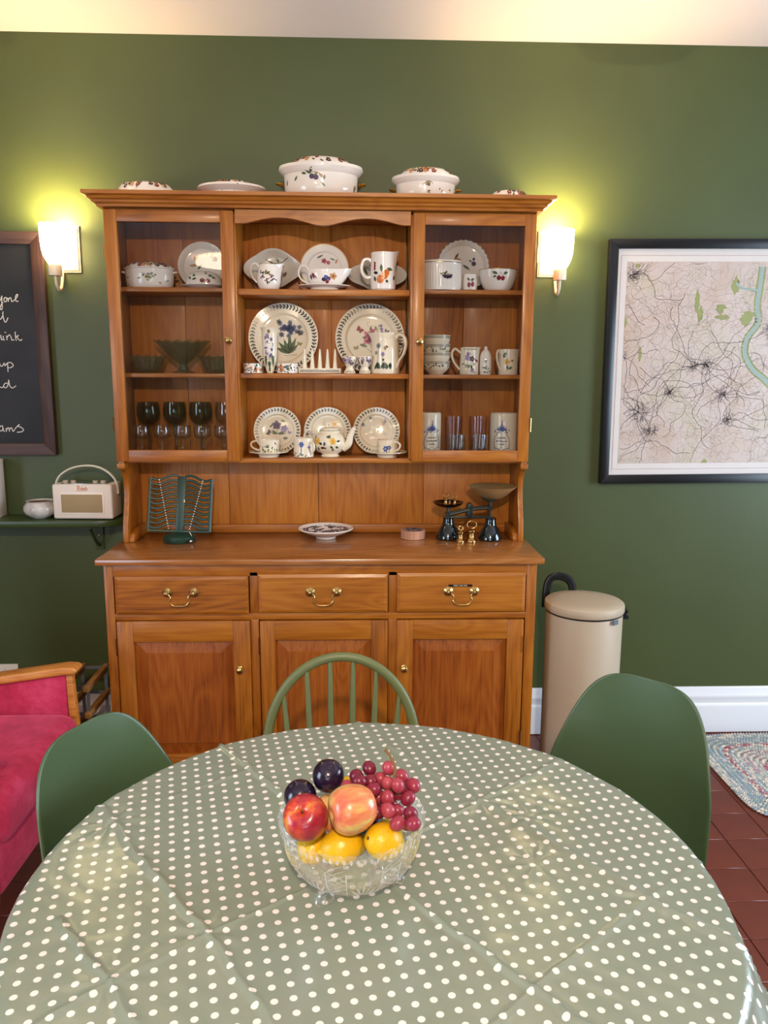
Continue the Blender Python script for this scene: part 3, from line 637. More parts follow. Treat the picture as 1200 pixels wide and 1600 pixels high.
# egg cups
for x, lb in ((.094, 'cream egg cup with violet print, the one nearer the toast rack'), (.1492, 'cream egg cup with violet print, the one nearer the tankard')):
    prof = [(.021, 0), (.022, .003), (.017, .013), (.0125, .022), (.014, .027), (.022, .036), (.0265, .050), (.027, .061)]
    f, full = cup_mesh(prof, .0025); o = tag(f.build('egg_cup', cream_china, loc=(x, -.198, S2)), lb, 'egg cup', 'egg cups on the middle shelf')
    D = Deco(lathe_map(prof)); D.scatter(-.035, .035, .034, .056, 24, .0095, int(x*1000), ['dark', 'lilac', 'dark', 'leaf', 'purple']); D.band(-.022, .022, .007, .005); D.build(o)
# tankard
prof = [(.052, 0), (.0535, .004), (.0525, .04), (.0505, .10), (.0500, .112), (.0485, .118), (.0495, .124), (.0495, .132), (.052, .140), (.0525, .147)]
f, full = cup_mesh(prof, .003, 48, spoutfn(PI-.1, .014, .35, (.10, .147), .002)); o = tag(f.build('tankard_jug', cream_china, loc=(.226, -.172, S2)), 'tall straight-sided cream tankard jug with flower print, handle to the right', 'jug')
MB().tube(smooth_path([(.046, 0, .125), (.062, 0, .140), (.083, 0, .130), (.089, 0, .105), (.080, 0, .072), (.062, 0, .048), (.053, 0, .026), (.050, 0, .018)], 6), [.0085-.003*i/42 for i in range(43)], 10, flat=.7, up=(0, 1, 0)).build('handle', cream_china, o, rot=(0, 0, -.62))
D = Deco(lathe_map(prof)); D.flower(-.030, .1, .011, 'grey', 7, 'dark'); D.line([(-.035, .03), (-.03, .095)], .0012, 'leaf'); D.flower(-.012, .07, .009, 'lilac', 6, 'grey'); D.line([(-.012, .03), (-.012, .068)], .0012, 'leaf'); D.flower(-.040, .075, .008, 'grey', 5); D.fly(-.002, .095, .012, -.8, 'brown'); D.dot(-.010, .050, .004, 'dark')
for i in range(16): D.leaf(-.045+.004*i, .015+.003*(i % 3), 1.2+.12*(i % 7), .022, .009, ['dark', 'leaf'][i % 2])
D.build(o)
# --- top shelf centre
def eared_dish(x, z, ang, lab_, y=-.070, R_=.077, ear=.108, sprig=(0, 0)):
    n = 96; f = MB()
    def dfm(a, r, zz, k):
        g = abs(math.cos(a))**9; q = r/R_; return r + (ear-R_)*g*max(0, (q-.82)/.18), zz - 0*g
    up = [(.0001, .004), (R_*.62, .004), (R_*.78, .010), (R_*.9, .024), (R_*.97, .033), (R_, .034)]; dn = [(R_*1.0, .031), (R_*.92, .021), (R_*.62, .0), (.0001, 0)]
    o = f.lathe(up+dn, n, None, None, dfm, cap=False).build('eared_dish', shaded_china); tag(o, lab_, 'dish', 'eared dishes on the top shelf')
    o.rotation_euler = Matrix(Matrix.Rotation(R(76), 3, 'X') @ Matrix.Rotation(ang, 3, 'Z')).to_euler()
    o.location = (x, y, z)
    D = Deco(plate_map(up)); D.line([(-.03, .045), (0, .03), (.03, .035), (.055, .045)], .002, 'brown'); D.leaf(.02, .035, 2.2, .022, .008, 'leaf'); D.leaf(0, .03, 2.7, .022, .007, 'brown'); D.leaf(.035, -.022, 1.0, .026, .012, 'brown'); D.leaf(-.035, .01, 2.2, .026, .01, 'leaf'); D.dot(.03, .02, .009, 'peach'); D.build(o)
    return o
eared_dish(-.190, S1+.0785, 0, 'two-eared dish leaning behind the milk jug, arch shade painted in grey')
eared_dish(.197, S1+.060, 0, 'two-eared dish leaning behind the tall jug, arch shade painted in grey', y=-.066, R_=.064, ear=.110)
# milk jug
prof = [(.031, 0), (.036, .006), (.0425, .025), (.043, .045), (.039, .066), (.034, .081), (.034, .088)]
f, full = cup_mesh(prof, .0025, 48, spoutfn(0, .022, .38, (.045, .088), .006)); o = tag(f.build('milk_jug', china, loc=(-.197, -.176, S1)), 'rounded white milk jug with blackberry print', 'jug')
MB().tube(smooth_path([(-.034, 0, .080), (-.045, 0, .094), (-.060, 0, .090), (-.065, 0, .070), (-.058, 0, .045), (-.043, 0, .027)], 6), .003, 8, up=(0, 1, 0)).build('handle', china, o)
D = Deco(lathe_map(prof)); r = random.Random(3)
for cx_, cy_ in ((-.018, .044), (.014, .05), (-.003, .034), (.02, .036), (-.022, .058)):
    for i in range(9): D.dot(cx_+r.gauss(0, .005), cy_+r.gauss(0, .004), .0026, r.choice(['plum', 'purple', 'dark', 'red']), 7)
D.leaf(-.008, .05, 1.4, .02, .011, 'olive'); D.leaf(-.005, .052, .6, .018, .009, 'leaf'); D.leaf(.0, .03, -1.6, .014, .007, 'leaf'); D.line([(-.02, .055), (.005, .042), (.02, .05)], .001, 'olive'); D.build(o)
# plate behind gravy boat
o, up = plate('tea_plate', .0905, 'round plate with gold rim leaning behind the gravy boat', china, h=.016); lean(o, 0, S1, .0905, -.070, 79)
D = Deco(plate_map(up)); 
for i in range(72): a = 2*PI*i/72; D.line([(.0885*math.cos(a), .0885*math.sin(a)), (.0885*math.cos(a+.09), .0885*math.sin(a+.09))], .0022, 'yellow')
D.flower(-.002, .03, .012, 'pink', 5, 'red'); D.flower(.014, .024, .009, 'pink', 5); D.leaf(-.03, .04, .5, .03, .008, 'grey'); D.leaf(.02, .04, -.3, .022, .006, 'grey'); D.leaf(.04, .02, 1.1, .02, .008, 'peach'); D.build(o)
# gravy boat + stand
s_, up = plate('gravy_boat_stand', .094, 'white saucer-like stand under the gravy boat', china, 'saucer', h=.018, foot=.5, well=.5); s_.location = (.003, -.176, S1); s_.scale = (1, .68, 1)
prof = [(.034, 0), (.040, .004), (.050, .02), (.054, .04), (.053, .058)]
def boat(a, r, z, k):
    if r < .002: return r, z
    c_ = math.cos(a); g = max(0, (z-.02)/.038)
    return r*(1+.10*g*max(0, c_)**3)+.016*g*max(0, c_)**6, z+.006*g*max(0, c_)**4
f, full = cup_mesh(prof, .0025, 48, boat, sx=1.28, sy=.74); o = tag(f.build('gravy_boat', china, loc=(.010, -.176, S1+.0145)), 'white gravy boat with berry sprig print, spout to the right', 'gravy boat')
MB().tube(smooth_path([(-.062, 0, .050), (-.070, 0, .070), (-.090, 0, .072), (-.100, 0, .050), (-.090, 0, .025), (-.058, 0, .008)], 6), .0032, 8, up=(0, 1, 0)).build('handle', china, o)
D = Deco(lathe_map(prof, sx=1.28, sy=.74)); D.leaf(-.045, .045, -1.2, .024, .009, 'red'); D.leaf(-.043, .045, -.9, .028, .008, 'cherry'); D.leaf(-.05, .04, -1.6, .02, .009, 'plum'); D.line([(-.04, .044), (0, .034), (.03, .036)], .0012, 'leaf'); D.dot(-.006, .022, .007, 'plum', 12); D.dot(.006, .024, .008, 'purple', 12); D.dot(0, .031, .006, 'blue', 12); D.flower(.022, .033, .014, 'peach', 5, 'brown'); D.dot(.004, .014, .006, 'red'); D.build(o)
# tall jug
prof = [(.040, 0), (.0455, .006), (.0465, .03), (.0455, .08), (.044, .115), (.0445, .133)]
f, full = cup_mesh(prof, .003, 48, spoutfn(0, .016, .45, (.08, .133), .008)); o = tag(f.build('tall_jug', china, loc=(.216, -.178, S1)), 'tall white jug with orange fruit print, handle to the left', 'jug')
MB().tube(smooth_path([(-.043, 0, .104), (-.052, 0, .112), (-.070, 0, .108), (-.078, 0, .085), (-.074, 0, .062), (-.060, 0, .048), (-.045, 0, .050)], 6), .0036, 8, flat=1.6, up=(0, 1, 0)).build('handle', china, o)
D = Deco(lathe_map(prof)); D.dot(.004, .052, .0125, 'orange', 14, 1.2); D.dot(-.012, .038, .0135, 'orange', 14, 1.1); D.dot(.012, .060, .010, 'orange', 12, 1.2)
for x, y, a, l in ((0, .065, .1, .026), (-.006, .062, 1.7, .03), (-.02, .058, 2.9, .022), (.012, .075, -.2, .026), (.008, .036, -.9, .014), (-.03, .03, 1.9, .022), (.04, .035, 1.2, .02)): D.leaf(x, y, a, l, .011, 'leaf' if a < 2 else 'dark')
for i in range(7): D.dot(-.036+.002*(i % 2), .072+.004*i, .0038, 'cherry')
D.line([(-.006, .07), (0, .052)], .0015, 'brown'); D.build(o)

# --- left glazed cupboard
def casserole(name, loc, rx, ry, H, lab_, cat, lidh, seed, fruit='plum', rim=.008, ears=None, earm=None, bodyk=.95, lidrim=True, sp=(.0, .5, .02), flare=0, rimh=.012, lidr=None):
    """oval lidded dish: body, lid, handles"""
    sx, sy = 1, ry/rx; Rb = rx*bodyk
    prof = [(Rb*.86, 0), (Rb*.95, H*.10), (Rb*.985, H*.35), (Rb, H*.75), (Rb*(1+flare), H-rimh), (rx+rim*.2, H-rimh*.8), (rx+rim, H-rimh*.35), (rx+rim*.8, H), (rx*.96, H)]
    t_ = MB().lathe([(.0001, 0)]+prof+[(.0001, H)], 56, None, None, None, cap=False, sx=sx, sy=sy).build(name, china, loc=loc); tag(t_, lab_, cat)
    lr = lidr or rx*.93
    lp = [(lr, H), (lr*.97, H+lidh*.35), (lr*.80, H+lidh*.78), (lr*.5, H+lidh*.97), (.0001, H+lidh)]
    l_ = MB().lathe(lp, 56, None, None, None, cap=False, sx=sx, sy=sy).build('lid', china, t_)
    D = Deco(lathe_map(prof, sx=sx, sy=sy)); D.sprig(sp[0], H*sp[1], sp[2], seed, fruit); D.scatter(-rx*1.2, rx*1.2, H*.12, H*.5, 7, sp[2]*.55, seed+5, ['olive', 'brown', 'leaf']); D.build(t_)
    zt = [p[1] for p in lp]; rt = [p[0] for p in lp]
    D = Deco(lambda x, y: ((np.interp(H+y, zt, rt)+.0008)*math.cos(-PI/2+x/lr)*sx, (np.interp(H+y, zt, rt)+.0008)*math.sin(-PI/2+x/lr)*sy, H+y+.0006))
    D.scatter(-lr*1.3, lr*1.3, lidh*.35, lidh*.85, 30, .016, seed+1, ['brown', 'leaf', 'olive', 'cherry', 'plum', 'peach', 'brown', 'olive']); D.build(l_)
    if ears:
        for s in (-1, 1):
            MB().tube(smooth_path([(s*rx*.97, -ears*.8, H*ears_z(name)), (s*(rx+ears*.9), -ears*.5, H*ears_z(name)+.002), (s*(rx+ears*.9), ears*.5, H*ears_z(name)+.002), (s*rx*.97, ears*.8, H*ears_z(name))], 5), .0035, 8).build('handle', earm or china, t_)
    return t_
def ears_z(n): return .5 if n == 'casserole_dish' else .78
t = casserole('covered_tureen', (-.630, -.150, S1+.004), .088, .06, .072, 'white oval covered dish with green leaf sprig behind the left glass door', 'tureen', .020, 21, 'olive', rim=.003, ears=.010, bodyk=.98, sp=(.008, .55, .022), rimh=.006)
o, up = plate('pie_dish', .088, 'pale round dish leaning behind the butter dish in the left cupboard', china, h=.028, foot=.7, well=.78); lean(o, -.452, S1+.004, .088, -.068, 79)
D = Deco(plate_map(up)); D.line([(-.03, .0), (-.02, .04), (-.025, .05)], .0015, 'brown'); D.leaf(-.03, .02, 1.6, .03, .009, 'peach'); D.leaf(-.05, .005, .1, .03, .01, 'peach'); D.leaf(-.02, -.01, .9, .03, .009, 'leaf'); D.leaf(.03, .035, 1.3, .02, .012, 'plum'); D.dot(.045, .03, .010, 'plum'); D.leaf(.02, .04, 2.2, .015, .008, 'leaf'); D.build(o)
s_, up = plate('butter_dish_stand', .082, 'white stand under the butter dish in the left cupboard', china, 'dish', h=.012, foot=.6, well=.7); s_.location = (-.432, -.172, S1+.004); s_.scale = (1, .66, 1)
prof = [(.064, 0), (.064, .018), (.058, .032), (.045, .043), (.025, .050), (.0001, .052)]
o = tag(MB().lathe(prof, 48, cap=False, sx=1, sy=.64).build('butter_dish', china, loc=(-.432, -.172, S1+.0150)), 'white domed butter dish with cherry print behind the left glass door', 'butter dish')
D = Deco(lathe_map(prof[:5], sx=1, sy=.64)); D.dot(.002, .014, .0075, 'cherry', 12); D.dot(.018, .013, .0075, 'cherry', 12); D.line([(.002, .02), (-.005, .034), (.018, .02)], .0012, 'leaf')
for x, y, a in ((-.02, .03, 2.8), (-.015, .022, 3.4), (.02, .03, .2), (.03, .028, -.4), (-.035, .02, 2.6), (.01, .038, .5)): D.leaf(x, y, a, .017, .008, 'leaf')
D.build(o)
# green glass
def flute(k, amp, scallop=0.0, zr=None):
    def d(a, r, z, kk):
        q = math.cos(k*a); return r*(1+amp*q), z+(scallop*q*max(0, min(1, (z-zr*.6)/(zr*.4))) if zr else 0)
    return d
def glass_bowl(name, loc, prof, mat, lab_, cat, k=16, amp=.03, scal=.003, group=None, n=96, t_=.004):
    H = prof[-1][1]; inner = [(max(.0001, r-t_), z+.0005) for r, z in prof[::-1] if z > t_]+[(.0001, prof[0][1]+t_*2)]
    return tag(MB().lathe([(.0001, prof[0][1])]+prof+inner, n, None, None, flute(k, amp, scal, H), cap=False).build(name, mat, loc=loc), lab_, cat, group)
g_ = glass_bowl('fruit_stand', (-.526, -.136, 1.5115), [(.042, 0), (.040, .004), (.020, .012), (.013, .025), (.014, .034), (.030, .045), (.055, .068), (.080, .095), (.098, .112), (.103, .117)], green_glass, 'tall footed green glass dessert bowl with flared scalloped rim', 'bowl'); g_.scale = (1, .80, 1)
gp = [(.034, 0), (.036, .002), (.045, .012), (.060, .035), (.070, .055), (.078, .068)]
g_ = glass_bowl('dessert_bowl', (-.653, -.150, 1.5115), gp, green_glass, 'low green glass bowl left of the footed green bowl', 'bowl', 14, .05, .003, 'low green glass bowls')
g2_ = glass_bowl('dessert_bowl', (-.399, -.150, 1.5115), gp, green_glass, 'low green glass bowl right of the footed green bowl, partly behind the door frame', 'bowl', 14, .05, .003, 'low green glass bowls')
g_.scale = (.88, .88, .92); g2_.scale = (.86, .86, .92)
def goblet(x, y, lab_, mat, H=.2, rb=.044, group='', name='goblet', bowlh=.09):
    zb = H-bowlh
    out = [(.034, 0), (.034, .002), (.012, .005), (.006, .012), (.005, zb-.012), (.008, zb-.003), (rb*.55, zb+.006), (rb*.9, zb+bowlh*.25), (rb, zb+bowlh*.5), (rb*.97, zb+bowlh*.75), (rb*.90, H)]
    inn = [(rb*.90-.0018, H), (rb*.97-.002, zb+bowlh*.75), (rb-.002, zb+bowlh*.5), (rb*.9-.002, zb+bowlh*.25), (rb*.5, zb+.009), (.0001, zb+.005)]
    return tag(MB().lathe([(.0001, 0)]+out+inn, 32, cap=False).build(name, mat, loc=(x, y, S3)), lab_, 'glass', group)
for x, lb in ((-.674, 'smoky green goblet, leftmost on the lowest left shelf'), (-.574, 'smoky green goblet, middle of the three in the back row'), (-.475, 'smoky green goblet, right of the three in the back row')):
    goblet(x, -.095, lb, goblet_glass, group='smoky green goblets')
goblet(-.378, -.095, 'clear goblet in the back row beside the door frame', clear_glass, group='smoky green goblets')
for i, x in enumerate((-.679, -.604, -.530, -.455, -.379)):
    goblet(x, -.178, ['small clear stemmed glass, leftmost of the front row', 'small clear stemmed glass, second from the left in the front row', 'small clear stemmed glass, middle of the front row', 'small clear stemmed glass, fourth from the left in the front row', 'small clear stemmed glass, last of the front row by the door frame'][i], clear_glass, H=.117, rb=.034, group='small clear stemmed glasses', name='sherry_glass', bowlh=.055)

# --- right glazed cupboard
prof = [(.073, 0), (.074, .002), (.0735, .093), (.075, .097), (.075, .103)]
def fl(a, r, z, k): return (r*(1+.010*math.cos(44*a)) if .01 < z < .09 and r > .072 else r), z
f, full = cup_mesh([(.073, 0), (.074, .008), (.074, .011), (.0738, .05), (.0735, .088), (.0735, .091), (.075, .094), (.075, .103)], .004, 176, fl)
o = tag(f.build('souffle_dish', china, loc=(.426, -.175, S1+.004)), 'white ribbed souffle dish with gold rim and plum print', 'dish'); o.scale = (1, .70, 1)
MB().tube([(.0755*math.cos(2*PI*i/64), .0755*math.sin(2*PI*i/64), .096) for i in range(64)], .0012, 6, closed=True).build('gilt_band', gold, o)
D = Deco(lathe_map(prof, eps=.0014)); D.sprig(.02, .048, .024, 31, 'plum', nf=3); D.build(o)
def sc_(a, r, z, k): return (r*(1+.018*math.cos(30*a)) if r > .085 else r), z
o, up = plate('flan_dish', .095, 'white scalloped flan dish with fruit print leaning in the right cupboard', china, h=.03, dfm=sc_, n=180, foot=.8, well=.84); lean(o, .518, S1+.004, .096, -.070, 80)
D = Deco(plate_map(up)); D.dot(-.02, .02, .017, 'peach', 14); D.leaf(-.03, .03, 1.0, .03, .009, 'brown'); D.leaf(-.045, .02, 2.9, .02, .008, 'brown'); D.leaf(0, .01, -.6, .036, .010, 'leaf'); D.dot(.042, .014, .009, 'plum'); D.leaf(.04, .025, 1.2, .014, .01, 'plum'); D.leaf(.035, .02, 2.5, .014, .007, 'brown'); D.build(o)
prof = [(.026, 0), (.034, .004), (.036, .03), (.034, .05), (.035, .058)]
f, full = cup_mesh(prof); o = tag(f.build('small_pot', china, loc=(.534, -.168, S1+.004)), 'small white pot with cherry print between souffle dish and bowl', 'pot'); o.scale = (.76, .76, 1)
D = Deco(lathe_map(prof)); D.dot(-.008, .02, .009, 'cherry', 12); D.dot(.01, .022, .009, 'red', 12); D.leaf(0, .035, .4, .02, .009, 'leaf'); D.leaf(-.005, .036, 2.6, .018, .008, 'leaf'); D.line([(-.008, .028), (0, .04), (.01, .03)], .0012, 'brown'); D.build(o)
prof = [(.042, 0), (.045, .003), (.055, .015), (.064, .04), (.069, .062), (.070, .075)]
f, full = cup_mesh(prof, .0025, 48); o = tag(f.build('round_bowl', china, loc=(.636, -.171, S1+.004)), 'white round bowl with cherry print at the right of the top shelf', 'bowl'); o.scale = (1, .80, 1)
MB().tube([(.0706*math.cos(2*PI*i/64), .0706*math.sin(2*PI*i/64), .0745) for i in range(64)], .001, 6, closed=True).build('gilt_band', gold, o)
D = Deco(lathe_map(prof)); D.dot(-.006, .042, .0085, 'cherry', 12); D.dot(.010, .041, .0085, 'red', 12); D.leaf(.01, .056, .3, .02, .010, 'leaf'); D.leaf(-.01, .056, 2.8, .024, .010, 'leaf'); D.leaf(-.015, .05, 3.5, .016, .007, 'leaf'); D.line([(-.006, .05), (0, .062), (.01, .049)], .0012, 'brown'); D.build(o)
# stacked bowls
for i in range(4):
    prof = [(.026, 0), (.028, .004), (.040, .014), (.049, .026), (.052, .042), (.0525, .050)]
    f, full = cup_mesh(prof, .003, 40)
    o = tag(f.build('soup_bowl', cream_china, loc=(.417, -.15, 1.5115+.031*i)), ['bottom bowl', 'second bowl up', 'third bowl up', 'topmost bowl'][i]+' of the stack of laurel-patterned bowls behind the right glass door', 'bowl', 'stack of laurel bowls')
    D = Deco(lathe_map(prof)); D.band(-.07, .07, .043, .007); D.scatter(-.07, .07, .024, .034, 20, .010, 40+i, ['dark', 'leaf', 'dark']) if i in (0, 2) else None; D.build(o)
def straight_jug(x, y, z, r_, H, lab_, hs, deco, sp=.010, taper=.93, out=.024, spd=0):
    prof = [(r_*.97, 0), (r_, .003), (r_*.99, H*.5), (r_*taper, H*.9), (r_*taper*1.02, H)]
    f, full = cup_mesh(prof, .0025, 48, spoutfn(spd, sp, .4, (H*.65, H), .003)); o = tag(f.build('cream_jug', cream_china, loc=(x, y, z)), lab_, 'jug', 'jugs on the middle right shelf')
    pts = [(r_*.9, 0, H*.80), (r_+out*.6, 0, H*.95), (r_+out, 0, H*.78), (r_+out*.75, 0, H*.48), (r_*.98, 0, H*.18)]
    MB().tube(smooth_path(pts, 6), .0034, 8, flat=1.3, up=(0, 1, 0)).build('handle', cream_china, o, rot=(0, 0, hs))
    D = Deco(lathe_map(prof)); deco(D); D.build(o)
straight_jug(.541, -.15, 1.5115, .0355, .100, 'cream jug with purple pansy print and laurel rim', PI, lambda D: (D.band(-.03, .03, .093, .005), D.flower(-.012, .062, .013, 'lilac', 5), D.flower(.006, .058, .012, 'purple', 5), D.flower(-.008, .075, .010, 'lilac', 5, 'plum'), D.fly(.025, .05, .01, 1, 'red'), D.scatter(-.03, .02, .012, .045, 12, .012, 9, ['leaf', 'dark', 'lilac', 'leaf'])), out=.03)
prof = [(.021, 0), (.0215, .003), (.023, .03), (.022, .065), (.017, .082), (.010, .09), (.006, .094), (.006, .102), (.0001, .106)]
o = tag(MB().lathe([(.0001, 0)]+prof, 32, cap=False).build('sugar_shaker', china, loc=(.602, -.155, 1.5115)), 'small domed white shaker with leaf print between two jugs', 'shaker')
D = Deco(lathe_map(prof)); D.scatter(-.012, .012, .01, .03, 9, .010, 6, ['leaf', 'dark', 'leaf']); D.line([(0, .02), (-.002, .055)], .001, 'leaf'); D.flower(-.003, .05, .006, 'grey', 5); D.build(o)
straight_jug(.688, -.15, 1.5115, .0365, .094, 'cream jug with pale yellow flower print at the right end', PI+.5, lambda D: (D.flower(-.012, .048, .015, 'yellow', 5, 'olive'), D.leaf(-.02, .06, 1.8, .02, .012, 'leaf'), D.leaf(-.01, .035, -1.4, .018, .009, 'leaf'), D.leaf(-.005, .02, .6, .018, .009, 'leaf'), D.leaf(.003, .05, .3, .012, .008, 'olive'), D.leaf(-.025, .075, .3, .014, .009, 'leaf')), taper=1.0, out=.018)
# storage jars
def storage_jar(x, w_, lab_, dx):
    prof = [(w_, 0), (w_, .004), (w_, .155), (w_*.97, .163), (w_*.9, .166)]
    o = tag(MB().lathe([(.0001, 0)]+prof+[(.0001, .168)], 48, cap=False).build('storage_jar', cream_china, loc=(x, -.135, S3)), lab_, 'jar', 'cream storage jars with blue crest')
    D = Deco(lathe_map(prof)); c = 'ink'; r = random.Random(int(x*1000))
    D.line([(dx-.028, .03), (dx-.031, .055), (dx-.027, .075), (dx-.018, .085), (dx-.022, .094)], .0022, c); D.line([(dx+.028, .03), (dx+.031, .055), (dx+.027, .075), (dx+.018, .085), (dx+.022, .094)], .0022, c)
    D.line([(dx-.028, .035), (dx-.012, .030), (dx, .022), (dx+.012, .030), (dx+.028, .035)], .0022, c)
    for a in range(7): D.leaf(dx, .098, .35+a*.4, .026 if a != 3 else .036, .006, c)
    D.line([(dx, .125), (dx+.004, .133), (dx, .138), (dx-.004, .132)], .0016, c); D.scatter(dx-.03, dx+.03, .088, .098, 12, .007, 5, ['ink']) if False else None
    for k_ in range(10): D.leaf(dx-.030+.0066*k_, .09+.006*(k_ % 2), r.uniform(.6, 2.5), .010, .004, c)
    for row, (y0, hw) in enumerate(((.072, .016), (.060, .021), (.048, .013))):
        pts = []; q = -hw
        while q < hw: pts += [(dx+q, y0-.0022), (dx+q+.0008, y0+.0026 if r.random() > .3 else y0+.0042)]; q += .0024
        D.line(pts, .0011, 'grey')
    D.dot(dx, .037, .0018, c); D.build(o)
storage_jar(.395, .046, 'cream storage jar with blue crest, left end of the lowest right shelf', .008); storage_jar(.683, .0535, 'cream storage jar with blue crest, right end of the lowest right shelf', -.018)
def tumbler(x, y, r_, H, lab_, mat, hs=None, name='glass_mug'):
    out = [(r_*.9, 0), (r_*.93, .003), (r_, H)]; inn = [(r_-.002, H), (r_*.93-.002, .008), (.0001, .007)]
    o = tag(MB().lathe([(.0001, 0)]+out+inn, 40, None, None, None, cap=False).build(name, mat, loc=(x, y, S3)), lab_, 'glass', 'glass mugs between the storage jars')
    for zz in (.75, .9): MB().tube([((r_+.0004)*math.cos(2*PI*i/40), (r_+.0004)*math.sin(2*PI*i/40), H*zz) for i in range(40)], .0008, 5, closed=True).build('rim_band', mat, o)
    if hs is not None: MB().tube(smooth_path([(r_*.96, 0, H*.8), (r_+.018, 0, H*.82), (r_+.026, 0, H*.5), (r_+.018, 0, H*.2), (r_*.94, 0, H*.2)], 5), .003, 8, up=(0, 1, 0)).build('handle', mat, o, rot=(0, 0, hs))
tumbler(.493, -.105, .034, .150, 'tall pale pink glass beside the left storage jar', pink_glass); tumbler(.587, -.105, .034, .150, 'tall pale pink glass beside the right storage jar', pink_glass)
tumbler(.497, -.190, .030, .085, 'low clear glass cup in front of the left pink glass', clear_glass, PI, 'glass_cup'); tumbler(.582, -.190, .030, .085, 'low clear glass cup in front of the right pink glass', clear_glass, 2.5, 'glass_cup')

# --- on top of the dresser
ZD = 2.12
casserole('casserole_dish', (-.007, -.155, ZD), .138, .095, .112, 'large white oval casserole with plum print, biggest of the dishes on the dresser top', 'casserole', .034, 51, 'purple', rim=.013, ears=.018, earm=gold, bodyk=.955, sp=(-.02, .62, .034), rimh=.030, lidr=.112)
casserole('casserole_dish', (.368, -.150, ZD), .112, .085, .084, 'medium white oval casserole with leaf print, right of the largest one', 'casserole', .032, 61, 'brown', rim=.011, ears=.014, earm=gold, bodyk=.955, sp=(0, .62, .022), rimh=.026, lidr=.097)
casserole('gratin_dish', (-.323, -.165, ZD), .098, .08, .040, 'shallow white covered dish with wide rim, second from the left on the dresser top', 'dish', .020, 71, 'olive', rim=.026, bodyk=.98, sp=(.02, .6, .016), rimh=.022, lidr=.085)
def dish_lid(x, rx, ry, h, lab_, seed, rot=0, y=-.17):
    lp = [(rx, 0), (rx*.99, .006), (rx*.85, .012), (rx*.82, h*.5), (rx*.70, h*.82), (rx*.45, h*.97), (.0001, h)]
    o = tag(MB().lathe([(.0001, 0)]+lp, 56, cap=False, sx=1, sy=ry/rx).build('dish_lid', china, loc=(x, y, ZD+.0005), rot=(0, rot, 0)), lab_, 'lid', 'spare lids on the dresser top')
    D = Deco(lambda a, y_: ((np.interp(y_, [p[1] for p in lp], [p[0] for p in lp])+.001)*math.cos(-PI/2+a/rx), (np.interp(y_, [p[1] for p in lp], [p[0] for p in lp])+.001)*math.sin(-PI/2+a/rx)*ry/rx, y_+.0008))
    D.scatter(-rx*1.1, rx*1.1, h*.55, h*.9, 18, .016, seed, ['brown', 'plum', 'peach', 'cherry', 'brown', 'leaf']); D.build(o)
dish_lid(-.625, .120, .085, .052, 'white domed lid with fruit print, leftmost on the dresser top', 81); dish_lid(.662, .078, .06, .034, 'small white lid with fruit print, rightmost on the dresser top', 83, y=-.20)

# ================================================================= ON THE WORKTOP
# cast-iron book stand
t = thing('recipe_book_stand', 'dark green cast iron cookbook stand with wavy bars and white bead chains', 'book stand', (-.547, -.215, ZT+.0006))
part('base', MB().lathe([(.0001, 0), (.058, 0), (.060, .003), (.060, .020), (.054, .026), (.030, .030), (.0001, .030)], 40, cap=False), castgreen, t, label='round dark green base')
tilt = Matrix.Translation((0, .005, .036)) @ Matrix.Rotation(R(2.0), 4, 'Y') @ Matrix.Rotation(R(-14), 4, 'X')
def wing(s):
    T = tilt @ Matrix.Rotation(R(-s*9), 4, 'Z'); W, H = .115, .195; g = []
    def wav(x): return .010*math.sin((x/W)*2*PI*.95)+.006
    fr = part('panel_frame', MB().tube([(s*W, 0, .0), (s*W, 0, H+.002)], .006, 6, flat=.6, T=T).tube([(s*.012, 0, 0), (s*W, 0, 0)], .005, 6, flat=.7, T=T), castgreen, t)
    for i in range(11):
        z0 = .018+i*(H-.014)/10
        pts = [(s*(.012+(W-.012)*q/14), 0, z0+wav(.012+(W-.012)*q/14)-.004) for q in range(15)]
        part('slat', MB().tube(pts, .0046, 6, T=T, up=(0, 0, 1), flat=.8), castgreen, t)
    ch = MB()
    for i in range(20):
        if i % 2 == 0 or True: ch.sphere((s*(.083-.0022*i), -.008, .190-.0095*i), .0034 if i == 0 else .0026, n=8, k=6, T=T)
    part('bead_chain', ch, bead, t)
wing(-1); wing(1)
part('spine', MB().box(-.016, .016, -.006, .004, -.006, .208, None, tilt), castgreen, t, bevel=.003)
part('strut', MB().tube([(0, .012, .02), (0, .05, .10)], .006, 8), castgreen, t)
MB().tube(smooth_path([(.040, -.012, .036), (.052, -.028, .022), (.052, -.045, .012)], 5), .0016, 6).sphere((.052, -.050, .0095), .0065, n=12, k=8).build('chain_weight', chrome, t)
